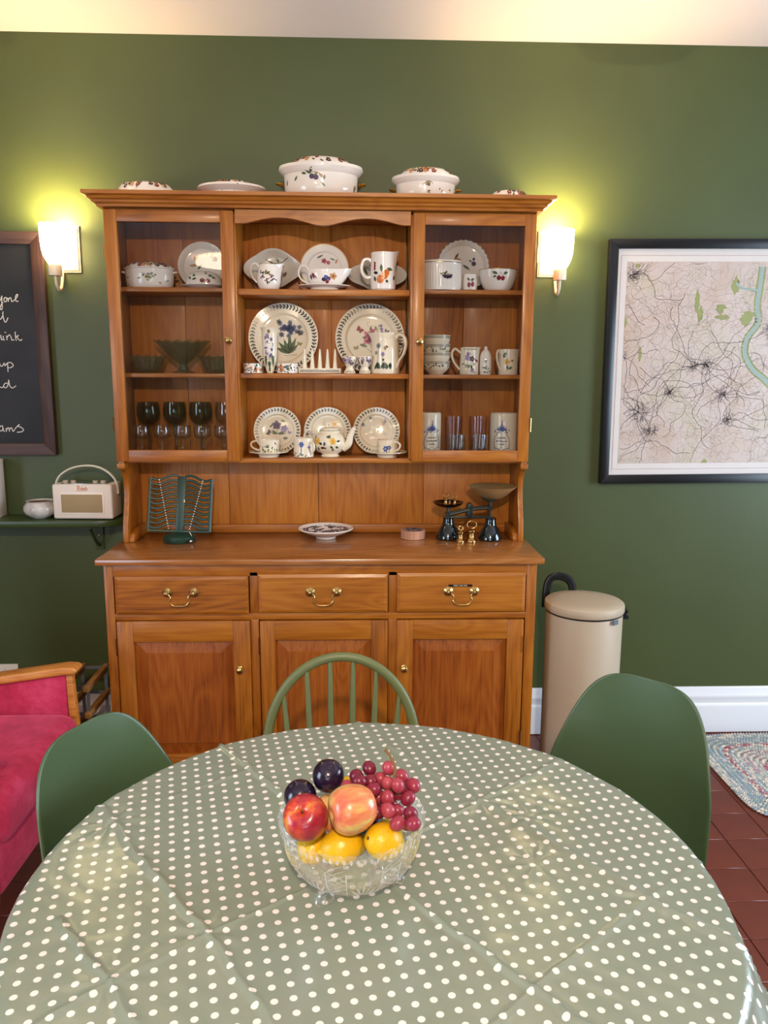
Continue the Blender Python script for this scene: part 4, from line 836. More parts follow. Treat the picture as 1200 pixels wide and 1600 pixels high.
# shallow plate, coasters
prof = [(.036, 0), (.038, .002), (.040, .008), (.075, .022), (.101, .034), (.1055, .038), (.1035, .041), (.099, .039), (.072, .026), (.040, .016), (.0001, .014)]
o = tag(MB().lathe([(.0001, .002)]+prof, 64, cap=False).build('pottery_bowl', china, loc=(0, -.165, ZT+.0006)), 'shallow white footed pottery bowl with dark swirling pattern inside', 'bowl')
up = [(.0001, .014), (.040, .016), (.072, .026), (.099, .039)]
D = Deco(plate_map(up, .0012)); r = random.Random(9)
for k_ in range(170):
    a = r.uniform(0, 6.28); q = .085*math.sqrt(r.random()); pts = [(q*math.cos(a+.1*j)+.004*math.sin(j*2+a), q*math.sin(a+.1*j)+.004*math.cos(j*2)) for j in range(4)]; D.line(pts, .004, r.choice(['dark', 'plum', 'brown', 'blue', 'grey', 'dark']))
D.build(o)
for i in range(5):
    o = tag(MB().lathe([(.0001, 0), (.047, 0), (.047, .0062), (.0001, .0062)], 40, cap=False).build('cork_coaster', cork, loc=(.336+.0006*(i % 2), -.165, ZT+.0006+.0064*i), bevel=.0006), ['bottom', 'second', 'middle', 'fourth', 'top'][i]+' cork coaster in the stack between bowl and scales' + (' with grey pattern' if i == 4 else ''), 'coaster', 'stack of cork coasters')
    if i == 4:
        D = Deco(lambda x, y: (x, y, .0068)); D.dot(0, 0, .043, 'grey', 32); D.f = lambda x, y: (x, y, .0072); D.scatter(-.028, .028, -.028, .028, 26, .010, 3, ['ink', 'plum', 'dark']); D.build(o)
# scales
t = thing('kitchen_scales', 'old dark green balance scales with brass pan on the right', 'scales', (.5525, -.19, ZT+.0006))
bell = [(.0001, 0), (.044, 0), (.047, .004), (.0465, .015), (.041, .024), (.040, .030), (.036, .034), (.034, .041), (.027, .048), (.022, .060), (.020, .078), (.022, .081), (.022, .084), (.0001, .084)]
for x, y in ((-.082, .012), (.078, -.008)): part('bell_base', MB().lathe(bell, 36, cap=False), blackgreen, t, loc=(x, y, 0))
part('cross_bar', MB().box(-.085, .085, -.006, .006, .081, .089), blackiron, t, bevel=.002)
for yy in (-.014, .014):
    part('beam', MB().tube(smooth_path([(-.090, yy, .094), (-.04, yy, .106), (0, yy, .116), (.04, yy, .120), (.078, yy, .124)], 5), [.006]*21, 8), blackiron, t)
part('pivot', MB().box(-.014, .008, -.019, .019, .086, .125).lathe([(.0001, -.02), (.012, -.02), (.012, .02), (.0001, .02)], 16, None, Matrix.Translation((-.002, 0, .128)) @ Matrix.Rotation(R(90), 4, 'X'), cap=False), blackiron, t, bevel=.002)
part('rod', MB().tube([(.078, 0, .084), (.078, 0, .155)], .004, 8), blackiron, t)
part('rod', MB().tube([(-.085, 0, .084), (-.085, 0, .124)], .006, 8), blackiron, t)
part('cross_pin', MB().tube([(.074, -.02, .122), (.074, .02, .122)], .009, 12).tube([(-.088, -.02, .096), (-.088, .02, .096)], .008, 12), blackiron, t)
part('pan_cradle', MB().tube(smooth_path([(.038, -.01, .178), (.050, -.01, .160), (.078, -.01, .150), (.100, -.01, .160), (.112, -.01, .182)], 5), .006, 8), blackiron, t)
part('weighing_pan', MB().lathe([(.0001, .155), (.03, .158), (.055, .172), (.075, .190), (.092, .204), (.094, .206), (.091, .206), (.073, .192), (.053, .175), (.03, .161), (.0001, .158)], 48, cap=False, T=Matrix.Translation((.083, 0, 0))), plain('pale_brass', '#dcc48c', .38, metal=.75), t, label='shallow polished brass pan')
part('weight_tray', MB().lathe([(.0001, .124), (.03, .126), (.05, .134), (.058, .142), (.059, .144), (.056, .143), (.045, .136), (.0001, .129)], 40, cap=False, T=Matrix.Translation((-.085, 0, 0))), plain('dark_brass', '#4a3622', .25, metal=1), t, label='small dark brass tray')
def bell_weight(x, y, z, s, lab_, ring=True):
    w = thing('brass_weight', lab_, 'weight', (x, y, z), group='brass bell weights')
    part('body', MB().lathe([(p[0]*s, p[1]*s) for p in [(.0001, 0), (.019, 0), (.0195, .003), (.018, .007), (.012, .013), (.0095, .022), (.010, .032), (.0145, .037), (.0145, .041), (.009, .044), (.005, .047), (.0001, .048)]], 24, cap=False), old_brass, w)
    if ring: part('ring', MB().tube([((.016*s)*math.cos(2*PI*i/24), 0, (.060+.013*math.sin(2*PI*i/24))*s) for i in range(24)], .0028*s, 8, closed=True), old_brass, w)
    else: part('loop', MB().tube([((.008*s)*math.cos(2*PI*i/24), 0, (.055+.008*math.sin(2*PI*i/24))*s) for i in range(24)], .0052*s, 8, closed=True), old_brass, w)
bell_weight(.509, -.245, ZT+.0006, .95, 'smaller brass bell weight standing before the scales', False); bell_weight(.551, -.245, ZT+.0006, 1.1, 'larger brass bell weight with ring handle standing before the scales')
zt_ = ZT+.1325
bell_weight(.456, -.204, zt_+.002, .62, 'largest brass weight on the scale tray'); bell_weight(.475, -.172, zt_+.001, .42, 'smallest brass weight on the scale tray', False); bell_weight(.491, -.199, zt_+.003, .50, 'brass weight with ring at the right of the scale tray')

# ================================================================= WALL SCONCES
shade_m = emit('lit_glass_shade', (1, .78, .42), 22)
def sconce(x, lab_):
    t = thing('wall_light', lab_, 'wall light', (x, 0, 0), group='wall lights either side of the dresser')
    s = 1 if x > 0 else -1
    px = -.017*s  # backplate offset toward the dresser
    part('backplate', MB().box(px-.052, px+.052, -.008, 0, 1.885, 2.055).box(px-.046, px+.046, -.013, -.007, 1.892, 2.048), plain('sconce_plate', '#e9dfc8', .3) if 'sconce_plate' not in MT else MT['sconce_plate'], t, bevel=.001)
    T = Matrix.Translation((0, -.083, 0))
    pr = [(.020, 1.905), (.029, 1.918), (.037, 1.935), (.0425, 1.96), (.045, 2.0), (.0455, 2.045)]
    fn = lambda a, r, z, k: (r*(1+.035*math.cos(20*a)), z+.0015*math.cos(20*a)*(k in (5, 6)))
    part('glass_shade', MB().lathe(pr+[(r-.003, z) for r, z in pr[::-1]], 120, None, T, fn, cap=False), shade_m, t, label='ribbed white glass shade, lit')
    part('cup', MB().lathe([(.0001, 1.864), (.024, 1.864), (.0245, 1.867), (.0245, 1.900), (.0235, 1.903), (.0001, 1.903)], 32, cap=False, T=T), MT['sconce_plate'], t)
    part('arm', MB().tube(smooth_path([(0, -.083, 1.866), (0, -.078, 1.835), (0, -.055, 1.817), (0, -.030, 1.83), (0, -.012, 1.87), (0, -.008, 1.90)], 6), .006, 10), MT['sconce_plate'], t)
    light('wall_light_bulb', 'POINT', (x, -.083, 2.03), 22, (1, .76, .38), .03).parent = None
for o_ in (sconce(-.992, 'lit wall light with ribbed glass shade between chalkboard and dresser'), sconce(.887, 'lit wall light with ribbed glass shade between dresser and map')): pass

# ================================================================= PICTURES
def framed(name, x0, x1, z0, z1, fw, fm_h, fm_v, y0, y1, lab_, cat, rot=0):
    t = thing(name, lab_, cat, ((x0+x1)/2, 0, (z0+z1)/2)); W, H = (x1-x0)/2, (z1-z0)/2
    def fr(a, b_, c, d, m_, ax):   # mitred member
        part('frame_rail' if ax == 'h' else 'frame_stile', MB().prism([a, b_, c, d], 'Y', y0, y1), m_, t, bevel=.0015)
    fr((-W, H), (W, H), (W-fw, H-fw), (-W+fw, H-fw), fm_h, 'h'); fr((-W, -H), (W, -H), (W-fw, -H+fw), (-W+fw, -H+fw), fm_h, 'h')
    fr((-W, -H), (-W, H), (-W+fw, H-fw), (-W+fw, -H+fw), fm_v, 'v'); fr((W, -H), (W, H), (W-fw, H-fw), (W-fw, -H+fw), fm_v, 'v')
    return t, W, H
mp, W, H = framed('framed_map', 1.094, 2.314, 1.087, 2.032, .035, blackframe, blackframe, -.032, -.004, 'large pale printed map in a wide black frame on the green wall', 'map')
mp.rotation_euler = (0, R(-.55), 0)
mt, nt, b = new_mat('map_paper'); tc = N(nt, 'ShaderNodeTexCoord')
n1 = N(nt, 'ShaderNodeTexNoise', i_Scale=5.0, i_Detail=5.0); L(nt, tc.outputs['Object'], n1.inputs['Vector'])
n2 = N(nt, 'ShaderNodeTexVoronoi', feature='DISTANCE_TO_EDGE', i_Scale=22.0); nn = N(nt, 'ShaderNodeTexNoise', i_Scale=9.0, i_Detail=6.0); L(nt, tc.outputs['Object'], nn.inputs['Vector'])
vm = N(nt, 'ShaderNodeVectorMath', operation='MULTIPLY_ADD'); vm.inputs[1].default_value = (.12, .12, .12); L(nt, nn.outputs[1], vm.inputs[0]); L(nt, tc.outputs['Object'], vm.inputs[2]); L(nt, vm.outputs[0], n2.inputs['Vector'])
base = ramp(nt, n1.outputs[0], [(.35, srgb('#d9ccb6')), (.5, srgb('#e0cfc6')), (.65, srgb('#d9c3b2'))])
ln = N(nt, 'ShaderNodeMapRange', i_1=.01, i_2=.035, i_3=.16, i_4=0.0); L(nt, n2.outputs['Distance'], ln.inputs[0])
mx = N(nt, 'ShaderNodeMix', data_type='RGBA'); L(nt, ln.outputs[0], mx.inputs[0]); L(nt, base, mx.inputs[6]); mx.inputs[7].default_value = (*srgb('#8f7a66'), 1); L(nt, mx.outputs[2], b.inputs['Base Color']); b.inputs['Roughness'].default_value = .5
part('mount', MB().box(-W+.033, W-.033, -.018, -.012, -H+.033, H-.033), white_card, mp)
m0, m1, q0, q1 = -W+.074, W-.074, -H+.080, H-.082
part('map_sheet', MB().box(m0, m1, -.0192, -.018, q0, q1), mt, mp)
MP = dict(road=plain('map_road', '#7d6a6c', .6), minor=plain('map_minor_road', '#a3917f', .6), wood=plain('map_wood', '#a5ad6c', .6), water=plain('map_water', '#a9bdb4', .6), town=plain('map_town', '#8e8280', .6), line=plain('map_border', '#b08a86', .6), relief=plain('map_relief', '#d2ab8d', .6))
g = MB(); r = random.Random(77)
def rib(pts, w_, m_, y=-.0196):
    for (x0, z0), (x1, z1) in zip(pts[:-1], pts[1:]):
        if not (m0 < x0 < m1 and m0 < x1 < m1 and q0 < z0 < q1 and q0 < z1 < q1): continue
        l = math.hypot(x1-x0, z1-z0) or 1; nx, nz = -(z1-z0)/l*w_/2, (x1-x0)/l*w_/2
        g.add([(x0+nx, y, z0+nz), (x1+nx, y, z1+nz), (x1-nx, y, z1-nz), (x0-nx, y, z0-nz)], [(0, 1, 2, 3)], m_)
def blob(cx, cz, a, b_, m_, seed, y=-.0194):
    q = random.Random(seed); pts = [(cx+a*(1+.35*q.uniform(-1, 1))*math.cos(2*PI*i/18), cz+b_*(1+.35*q.uniform(-1, 1))*math.sin(2*PI*i/18)) for i in range(18)]
    pts = [(min(m1, max(m0, x)), min(q1, max(q0, z))) for x, z in pts]
    g.add([(cx, y, cz)]+[(x, y, z) for x, z in pts], [(0, 1+i, 1+(i+1) % 18) for i in range(18)], m_)
def walk(x, z, a, n_, step, w_, m_, jit=.35):
    pts = [(x, z)]
    for i in range(n_): a += r.gauss(0, jit); x += step*math.cos(a); z += step*math.sin(a); pts.append((x, z))
    rib(pts, w_, m_)
ox, oz = (1.094+2.314)/2, (1.087+2.032)/2
towns = [(1.19, 1.90, .035), (1.16, 1.60, .02), (1.245, 1.37, .05), (1.29, 1.29, .03), (1.50, 1.56, .02), (1.57, 1.44, .025), (1.45, 1.55, .015), (1.60, 1.34, .02), (1.36, 1.45, .02), (1.75, 1.70, .03), (1.9, 1.5, .04), (2.05, 1.3, .03)]
for tx, tz, tr in towns:
    for i in range(int(tr*2600)): walk(tx-ox+r.gauss(0, tr*.5), tz-oz+r.gauss(0, tr*.5), r.uniform(0, 6.3), 3, .006, .0013, MP['town'], .6)
    for i in range(7): walk(tx-ox, tz-oz, r.uniform(0, 6.3), r.randint(10, 30), .013, .0018, MP['road'])
for i in range(1000): walk(r.uniform(m0, m1), r.uniform(q0, q1), r.uniform(0, 6.3), r.randint(5, 14), .009, .0008, MP['minor'], .5)
for i in range(55): walk(r.uniform(m0, m1), r.uniform(q0, q1), r.uniform(0, 6.3), r.randint(6, 14), .008, .0016, MP['relief'], .6)
for (x, z, a, b_) in ((1.452, 1.80, .010, .040), (1.466, 1.75, .012, .030), (1.545, 1.775, .022, .018), (1.555, 1.74, .026, .010), (1.60, 1.86, .016, .030), (1.65, 1.73, .020, .026), (1.66, 1.75, .028, .012), (1.21, 1.935, .012, .007), (1.17, 1.72, .008, .02), (1.52, 1.17, .012, .012), (1.235, 1.60, .006, .03)): blob(x-ox, z-oz, a, b_, MP['wood'], int(x*997+z*13), -.0194-.00002*(int(x*997) % 9))
riv = [(1.70, 1.93), (1.695, 1.85), (1.690, 1.78), (1.70, 1.72), (1.66, 1.66), (1.655, 1.60), (1.69, 1.54), (1.74, 1.50), (1.80, 1.44), (1.86, 1.36)]
for w_, m_ in ((.030, MP['wood']), (.017, MP['water'])): rib([(x-ox, z-oz) for x, z in smooth_path([(a, b_, 0) for a, b_ in riv], 4) for _ in (0,)] if False else [(p.x-ox, p.y-oz) for p in smooth_path([(a, b_, 0) for a, b_ in riv], 4)], w_, m_, -.0195 if w_ > .02 else -.0197)
rib([(1.70-ox, 1.84-oz), (1.62-ox, 1.85-oz), (1.60-ox, 1.87-oz)], .009, MP['water'], -.0199)
g.build('map_print', None, mp, smooth=False)
f = MB()
for (a, b_, c_, d_) in ((m0-.024, m1+.024, q1+.022, q1+.0232), (m0-.024, m1+.024, q0-.0232, q0-.022), (m0-.024, m0-.0228, q0-.022, q1+.022), (m1+.0228, m1+.024, q0-.022, q1+.022)): f.box(a, b_, -.0186, -.018, c_, d_)
f.build('border_line', MP['line'], mp)
MB().box(-W+.034, W-.034, -.0245, -.0225, -H+.034, H-.034).build('glazing', glass('map_glazing', (.97, .97, .97), 1.45, .9), mp)
# chalkboard
cb, W, H = framed('chalkboard', -1.90, -1.055, 1.195, 2.029, .045, MT['dark_frame_wood_x'], MT['dark_frame_wood'], -.032, -.004, 'black chalkboard with white handwriting in a dark wood frame', 'chalkboard')
mt, nt, b = new_mat('blackboard'); tc = N(nt, 'ShaderNodeTexCoord'); n1 = N(nt, 'ShaderNodeTexNoise', i_Scale=3.5, i_Detail=5.0); L(nt, tc.outputs['Object'], n1.inputs['Vector'])
L(nt, ramp(nt, n1.outputs[0], [(.4, srgb('#14161c')), (.8, srgb('#34343a'))]), b.inputs['Base Color']); b.inputs['Roughness'].default_value = .62
part('board', MB().box(-W+.043, W-.043, -.020, -.010, -H+.043, H-.043), mt, cb)
chalk = plain('white_chalk', '#e9e6e2', .9)
ocx, ocz = (-1.90-1.055)/2, (1.195+2.029)/2
def cpt(x, y):  # handwriting coordinates measured on the board, metres
    u = x/369; v = y/1600; X = -1.2210+u*.1424-v*.0504*(1-.15*u); Z = 1.8484+u*.0012-v*.6265; return (X-ocx, Z-ocz)
strokes = [[(-30, 120), (-18, 165), (-5, 175), (8, 140), (12, 130)], [(12, 130), (10, 190), (16, 235), (8, 262), (-4, 250), (0, 225), (22, 190)], [(30, 160), (40, 148), (55, 152), (58, 175), (45, 188), (33, 178), (30, 160)], [(58, 160), (70, 154), (74, 186)], [(74, 168), (90, 148), (100, 158), (104, 182), (114, 186)], [(114, 184), (135, 168), (158, 140), (164, 122), (154, 119), (143, 138), (143, 166), (152, 183), (172, 180)],
 [(-15, 330), (-10, 350), (5, 345), (18, 320)], [(24, 278), (20, 305), (30, 352), (42, 378), (56, 370), (70, 335)], [(0, 500), (8, 545), (18, 540)], [(25, 508), (28, 545), (40, 546)], [(36, 474), (52, 478)], [(56, 506), (62, 550)], [(62, 524), (82, 498), (98, 518), (108, 548), (128, 546)], [(138, 468), (142, 520), (150, 555)], [(142, 522), (172, 503), (158, 522), (186, 553), (206, 540)],
 [(-10, 770), (4, 800), (22, 790), (34, 768), (42, 800)], [(66, 765), (70, 855)], [(46, 792), (68, 766), (100, 766), (120, 792), (98, 812), (62, 814)], [(-8, 1000), (14, 1006), (30, 992)], [(64, 966), (44, 964), (28, 988), (44, 1010), (66, 990), (76, 935)], [(76, 930), (84, 980), (100, 1006), (120, 1008), (146, 988)],
 [(-12, 1400), (0, 1384), (15, 1380), (20, 1400), (16, 1425), (0, 1432), (-12, 1420)], [(20, 1390), (28, 1428), (42, 1438)], [(50, 1405), (56, 1438)], [(56, 1420), (70, 1400), (80, 1412), (83, 1438)], [(83, 1420), (98, 1400), (110, 1412), (116, 1436), (132, 1424)], [(132, 1420), (150, 1395), (180, 1368), (162, 1384), (198, 1400), (217, 1424), (195, 1442), (155, 1445)]]
f = MB()
for s in strokes:
    pts = [(p[0], -.0205, p[1]) for p in [cpt(*q) for q in s]]; f.tube(smooth_path(pts, 4), .0017, 6, flat=.35, up=(1, 0, 0))
f.build('handwriting', chalk, cb)

# ================================================================= LEFT SHELF AND WHAT STANDS ON IT
pts = [(-2.3, -.002), (-.775, -.002), (-.775, -.080), (-.785, -.110), (-.81, -.138), (-.845, -.158), (-.89, -.165), (-2.3, -.165)]
sh = tag(MB().prism(pts, 'Z', .932, .956).build('wall_shelf', shelfpaint, bevel=.003), 'long dark green wall shelf with rounded end beside the dresser', 'shelf')
def bracket(x):
    f = MB(); f.box(x-.016, x+.016, -.010, -.002, .812, .932); f.box(x-.016, x+.016, -.14, -.002, .922, .932); f.tube(smooth_path([(x, -.012, .83), (x, -.05, .855), (x, -.11, .92)], 4), .006, 8)
    b_ = f.build('bracket', shelfpaint, sh, bevel=0)
    for z in (.83, .87): MB().lathe([(.0001, 0), (.004, 0), (.003, .002), (.0001, .0025)], 10, None, Matrix.Translation((x, -.010, z)) @ Matrix.Rotation(R(90), 4, 'X'), cap=False).build('screw', old_brass, b_)
bracket(-.915); bracket(-1.7)
rd = thing('radio', 'cream retro portable radio with carrying handle and fabric grille on the green shelf', 'radio', (-.925, -.085, .956), R(-2))
part('case', MB().box(-.114, .114, -.055, .055, .004, .138), cream_leather, rd, bevel=.008, seg=3)
part('front_trim', MB().box(-.086, .083, -.0575, -.053, .024, .106), plain('radio_trim', '#f3e9dc', .4), rd, bevel=.002)
part('speaker_grille', MB().box(-.080, .077, -.0590, -.055, .030, .100), grille, rd, bevel=.0015, label='gold-brown woven grille')
for s in (-1, 1):
    for yy in (-.03, .03): part('foot', MB().lathe([(.0001, 0), (.007, 0), (.007, .005), (.0001, .005)], 12, cap=False), black_plastic, rd, loc=(s*.09, yy, 0))
part('control_panel', MB().box(-.09, .09, -.042, .042, .137, .1395), chrome, rd, bevel=.001)
for x in (-.075, -.045, .04, .07): part('dial', MB().lathe([(.0001, 0), (.011, 0), (.0105, .010), (.0001, .010)], 20, cap=False), cream_metal, rd, loc=(x, -.015, .139))
part('carrying_handle', MB().tube(smooth_path([(-.117, 0, .095), (-.118, 0, .135), (-.098, 0, .168), (-.05, 0, .195), (.01, 0, .204), (.06, 0, .194), (.100, 0, .165), (.118, 0, .130), (.120, 0, .095)], 6), .0042, 8, flat=1.9, up=(0, 0, 1)), plain('cream_handle', '#e8e6d8', .35), rd)
# gilt script badge
sx = .0040; f = MB()
def scr(pl): f.tube(smooth_path([(x*sx-.019, -.0563, z*sx+.118) for x, z in pl], 3), .0007, 5, up=(0, -1, 0))
for pl in ([(1, 0), (1.6, 3.6)], [(0, 3), (2, 4), (3.2, 3), (2, 1.8), (1.2, 1.8), (3, 0)], [(4.2, 1.4), (3.6, .6), (4.4, 0), (5, .8), (4.2, 1.4)], [(5.6, 3.4), (5.2, 0), (6.2, .3), (6, 1.3), (5.3, 1.2)], [(6.5, .8), (7.4, 1), (7, 1.5), (6.5, .6), (7.4, 0)], [(7.8, 0), (8, 1.4), (8.6, 1.3)], [(9, 3), (8.9, .2), (9.5, .2)], [(8.5, 2), (9.7, 2.2)], [(10.6, 1.3), (9.9, 1.2), (10.4, .5), (9.8, 0)], [(-.4, -.8), (4, -.9), (10, -.6)]): scr(pl)
f.build('script_badge', P['orange'], rd)
# stoneware bowl and files
prof = [(.030, 0), (.034, .003), (.056, .018), (.0625, .034), (.060, .049), (.051, .060), (.049, .063), (.052, .068)]
f, full = cup_mesh(prof, .004, 48); o = tag(f.build('stoneware_bowl', stone_glaze, loc=(-1.108, -.085, .9562)), 'small round grey-white glazed stoneware bowl beside the radio', 'bowl')
MB().lathe([(.0425, .062), (.045, .046), (.05, .034), (.045, .018), (.0001, .010)], 48, cap=False).build('glazed_inside', stone_in, o)
for i in range(4):
    tag(boxo('white_folder', -1.278-.014*i, -1.266-.014*i, -.150, -.02, .9565, 1.180-.006*i, white_card, bevel=.0015), ['rightmost white folder at the left edge of the shelf', 'second white folder from the right on the shelf', 'third white folder on the shelf', 'fourth white folder on the shelf'][i], 'folder', 'white folders on the green shelf')
# socket
so = thing('wall_socket', 'white double wall socket low on the green wall above the armchair', 'socket', (-1.352, 0, .285))
part('faceplate', MB().box(-.073, .073, -.010, 0, -.043, .043), white_plastic, so, bevel=.003)
for s in (-1, 1): part('switch', MB().box(s*.018-.006, s*.018+.006, -.0135, -.009, .012, .032), white_plastic, so, bevel=.001); part('socket_holes', MB().box(s*.045-.003, s*.045+.003, -.0105, -.0095, .002, .012).box(s*.045-.011, s*.045-.006, -.0105, -.0095, -.018, -.014).box(s*.045+.006, s*.045+.011, -.0105, -.0095, -.018, -.014), black_plastic, so)

# ================================================================= ARMCHAIR
pinkm, nt, b = new_mat('raspberry_velvet'); tc = N(nt, 'ShaderNodeTexCoord'); n1 = N(nt, 'ShaderNodeTexNoise', i_Scale=9.0, i_Detail=6.0, i_Roughness=.7); L(nt, tc.outputs['Object'], n1.inputs['Vector'])
L(nt, ramp(nt, n1.outputs[0], [(.3, srgb('#9c1a3c')), (.5, srgb('#bf2950')), (.7, srgb('#d2466c'))]), b.inputs['Base Color']); b.inputs['Roughness'].default_value = .9; b.inputs['Sheen Weight'].default_value = .5; b.inputs['Sheen Roughness'].default_value = .4; b.inputs['Sheen Tint'].default_value = (.9, .3, .5, 1)
n2 = N(nt, 'ShaderNodeTexNoise', i_Scale=300.0); L(nt, tc.outputs['Object'], n2.inputs['Vector']); bump(nt, b, n2.outputs[0], .3, .002)
ac = thing('armchair', 'raspberry pink velvet armchair with honey-coloured wooden frame, cut by the left edge', 'armchair', (-1.110, -.996, 0), R(-1))
def cushion(x0, x1, y0, y1, z0, z1, rr, name, puff=.012):
    f = MB().box(x0, x1, y0, y1, z0, z1); o = f.build(name, pinkm, ac, bevel=rr, seg=5)
    return o
aw = MT['armchair_wood']
cushion(-.30, .345, -.268, .268, .300, .452, .05, 'seat_cushion')
part('seat_front', MB().box(.285, .325, -.27, .27, .185, .33), pinkm, ac, bevel=.012, seg=3)
for s in (1, -1):
    yc = s*.285
    rail = [(-.33, .485), (-.10, .535), (.10, .568), (.30, .598), (.335, .596), (.345, .585), (.335, .572), (.30, .570), (.10, .540), (-.10, .507), (-.33, .457)]
    part('arm_rail', MB().prism(rail, 'Y', yc-.030, yc+.030), aw, ac, bevel=.008, seg=3)
    part('front_leg', MB().prism([(.300, .575), (.322, .578), (.333, .36), (.325, .18), (.300, 0), (.274, 0), (.290, .18), (.304, .36)], 'Y', yc-.013, yc+.013), aw, ac, bevel=.006)
    part('back_leg', MB().prism([(-.33, .47), (-.29, .48), (-.30, .25), (-.36, 0), (-.40, 0), (-.345, .25)], 'Y', yc-.018, yc+.018), aw, ac, bevel=.006)
    part('arm_panel', MB().prism([(-.31, .47), (.301, .575), (.303, .30), (-.31, .30)], 'Y', yc-.012 if s > 0 else yc-.010, yc+.012 if s < 0 else yc+.010), pinkm, ac, bevel=.004)
    part('side_rail', MB().box(-.33, .30, yc-.014, yc+.014, .19, .25), aw, ac, bevel=.004)
part('back_cushion', MB().prism([(-.30, .30), (-.20, .40), (-.30, .86), (-.40, .86), (-.42, .80), (-.34, .30)], 'Y', -.262, .262), pinkm, ac, bevel=.03, seg=4)
part('back_frame', MB().prism([(-.345, .28), (-.32, .28), (-.42, .87), (-.445, .87)], 'Y', -.28, .28), aw, ac, bevel=.004)

# wine rack and what is behind
wr = thing('wine_rack', 'wood and metal lattice wine rack squeezed between armchair and dresser', 'wine rack', (-.82, -.40, 0))
for x in (-.088, -.002, ):
    for i in range(5):
        z = .035+.098*i
        part('wooden_bar', MB().box(x-.010, x+.010, -.115, .115, z-.010, z+.010), MT['rack_wood'], wr, bevel=.0015)
for y in (-.095, .095):
    for i in range(5): part('metal_strip', MB().box(-.10, .012, y-.001, y+.001, .035+.098*i-.006, .035+.098*i+.006), galv, wr)
    for x in (-.088, -.002): part('metal_strip', MB().box(x-.006, x+.006, y-.0022, y-.0012, .02, .44), galv, wr)
for i in range(2):
    o = tag(MB().lathe([(.0001, 0), (.034, 0), (.036, .004), (.036, .17), (.030, .195), (.014, .215), (.0135, .27), (.0001, .27)], 28, cap=False, T=Matrix.Rotation(R(90), 4, 'X')).build('wine_bottle', bottle_m, loc=(-.865, -.36+.11, [.080, .178][i])), ['dark wine bottle lying in the lowest row of the wine rack', 'dark wine bottle lying in the second row of the wine rack'][i], 'bottle', 'bottles in the wine rack')
tag(boxo('storage_box', -.985, -.80, -.22, -.10, 0, .24, white_card, bevel=.002), 'pale box on the floor behind the wine rack', 'box')

# ================================================================= BIN
bn = thing('pedal_bin', 'tall cream cylindrical pedal bin with flat lid between dresser and map wall', 'bin', (.948, -.395, 0))
part('body', MB().lathe([(.0001, .012), (.136, .012), (.137, .02), (.137, .66), (.134, .668), (.0001, .668)], 64, cap=False), cream_metal, bn)
part('base_ring', MB().lathe([(.0001, 0), (.139, 0), (.139, .02), (.0001, .02)], 64, cap=False), black_plastic, bn)
part('lid_seal', MB().lathe([(.0001, .666), (.1385, .666), (.1385, .672), (.0001, .672)], 64, cap=False), black_plastic, bn)
part('lid', MB().lathe([(.0001, .672), (.1405, .672), (.1425, .676), (.1425, .690), (.1405, .699), (.134, .704), (.09, .707), (.0001, .709)], 64, cap=False), cream_metal, bn)
part('tab', MB().box(-.012, .012, -.004, .0, .650, .666), plain('grey_blue_tab', '#5f7080', .5), bn, loc=(.075, -.122, 0), rot=(0, 0, .55))
part('carry_handle', MB().tube(smooth_path([(-.11, .125, .64), (-.105, .135, .72), (-.085, .14, .752), (-.045, .14, .755), (-.012, .138, .73), (0, .13, .66)], 6), .0075, 8, flat=2.0, up=(0, 1, 0)), black_plastic, bn)
part('pedal', MB().box(-.03, .03, -.17, -.13, .012, .024), black_plastic, bn, bevel=.003)
f = MB(); r = random.Random(5)
for i in range(9): f.sphere((.141+r.uniform(0, .018), .02+r.uniform(-.03, .03), .655+r.uniform(-.016, .012)), r.uniform(.010, .016), n=8, k=5, sc3=(1, 1, .6))
f.build('bin_liner_knot', plain('black_bin_liner', '#0a0b0f', .2), bn)

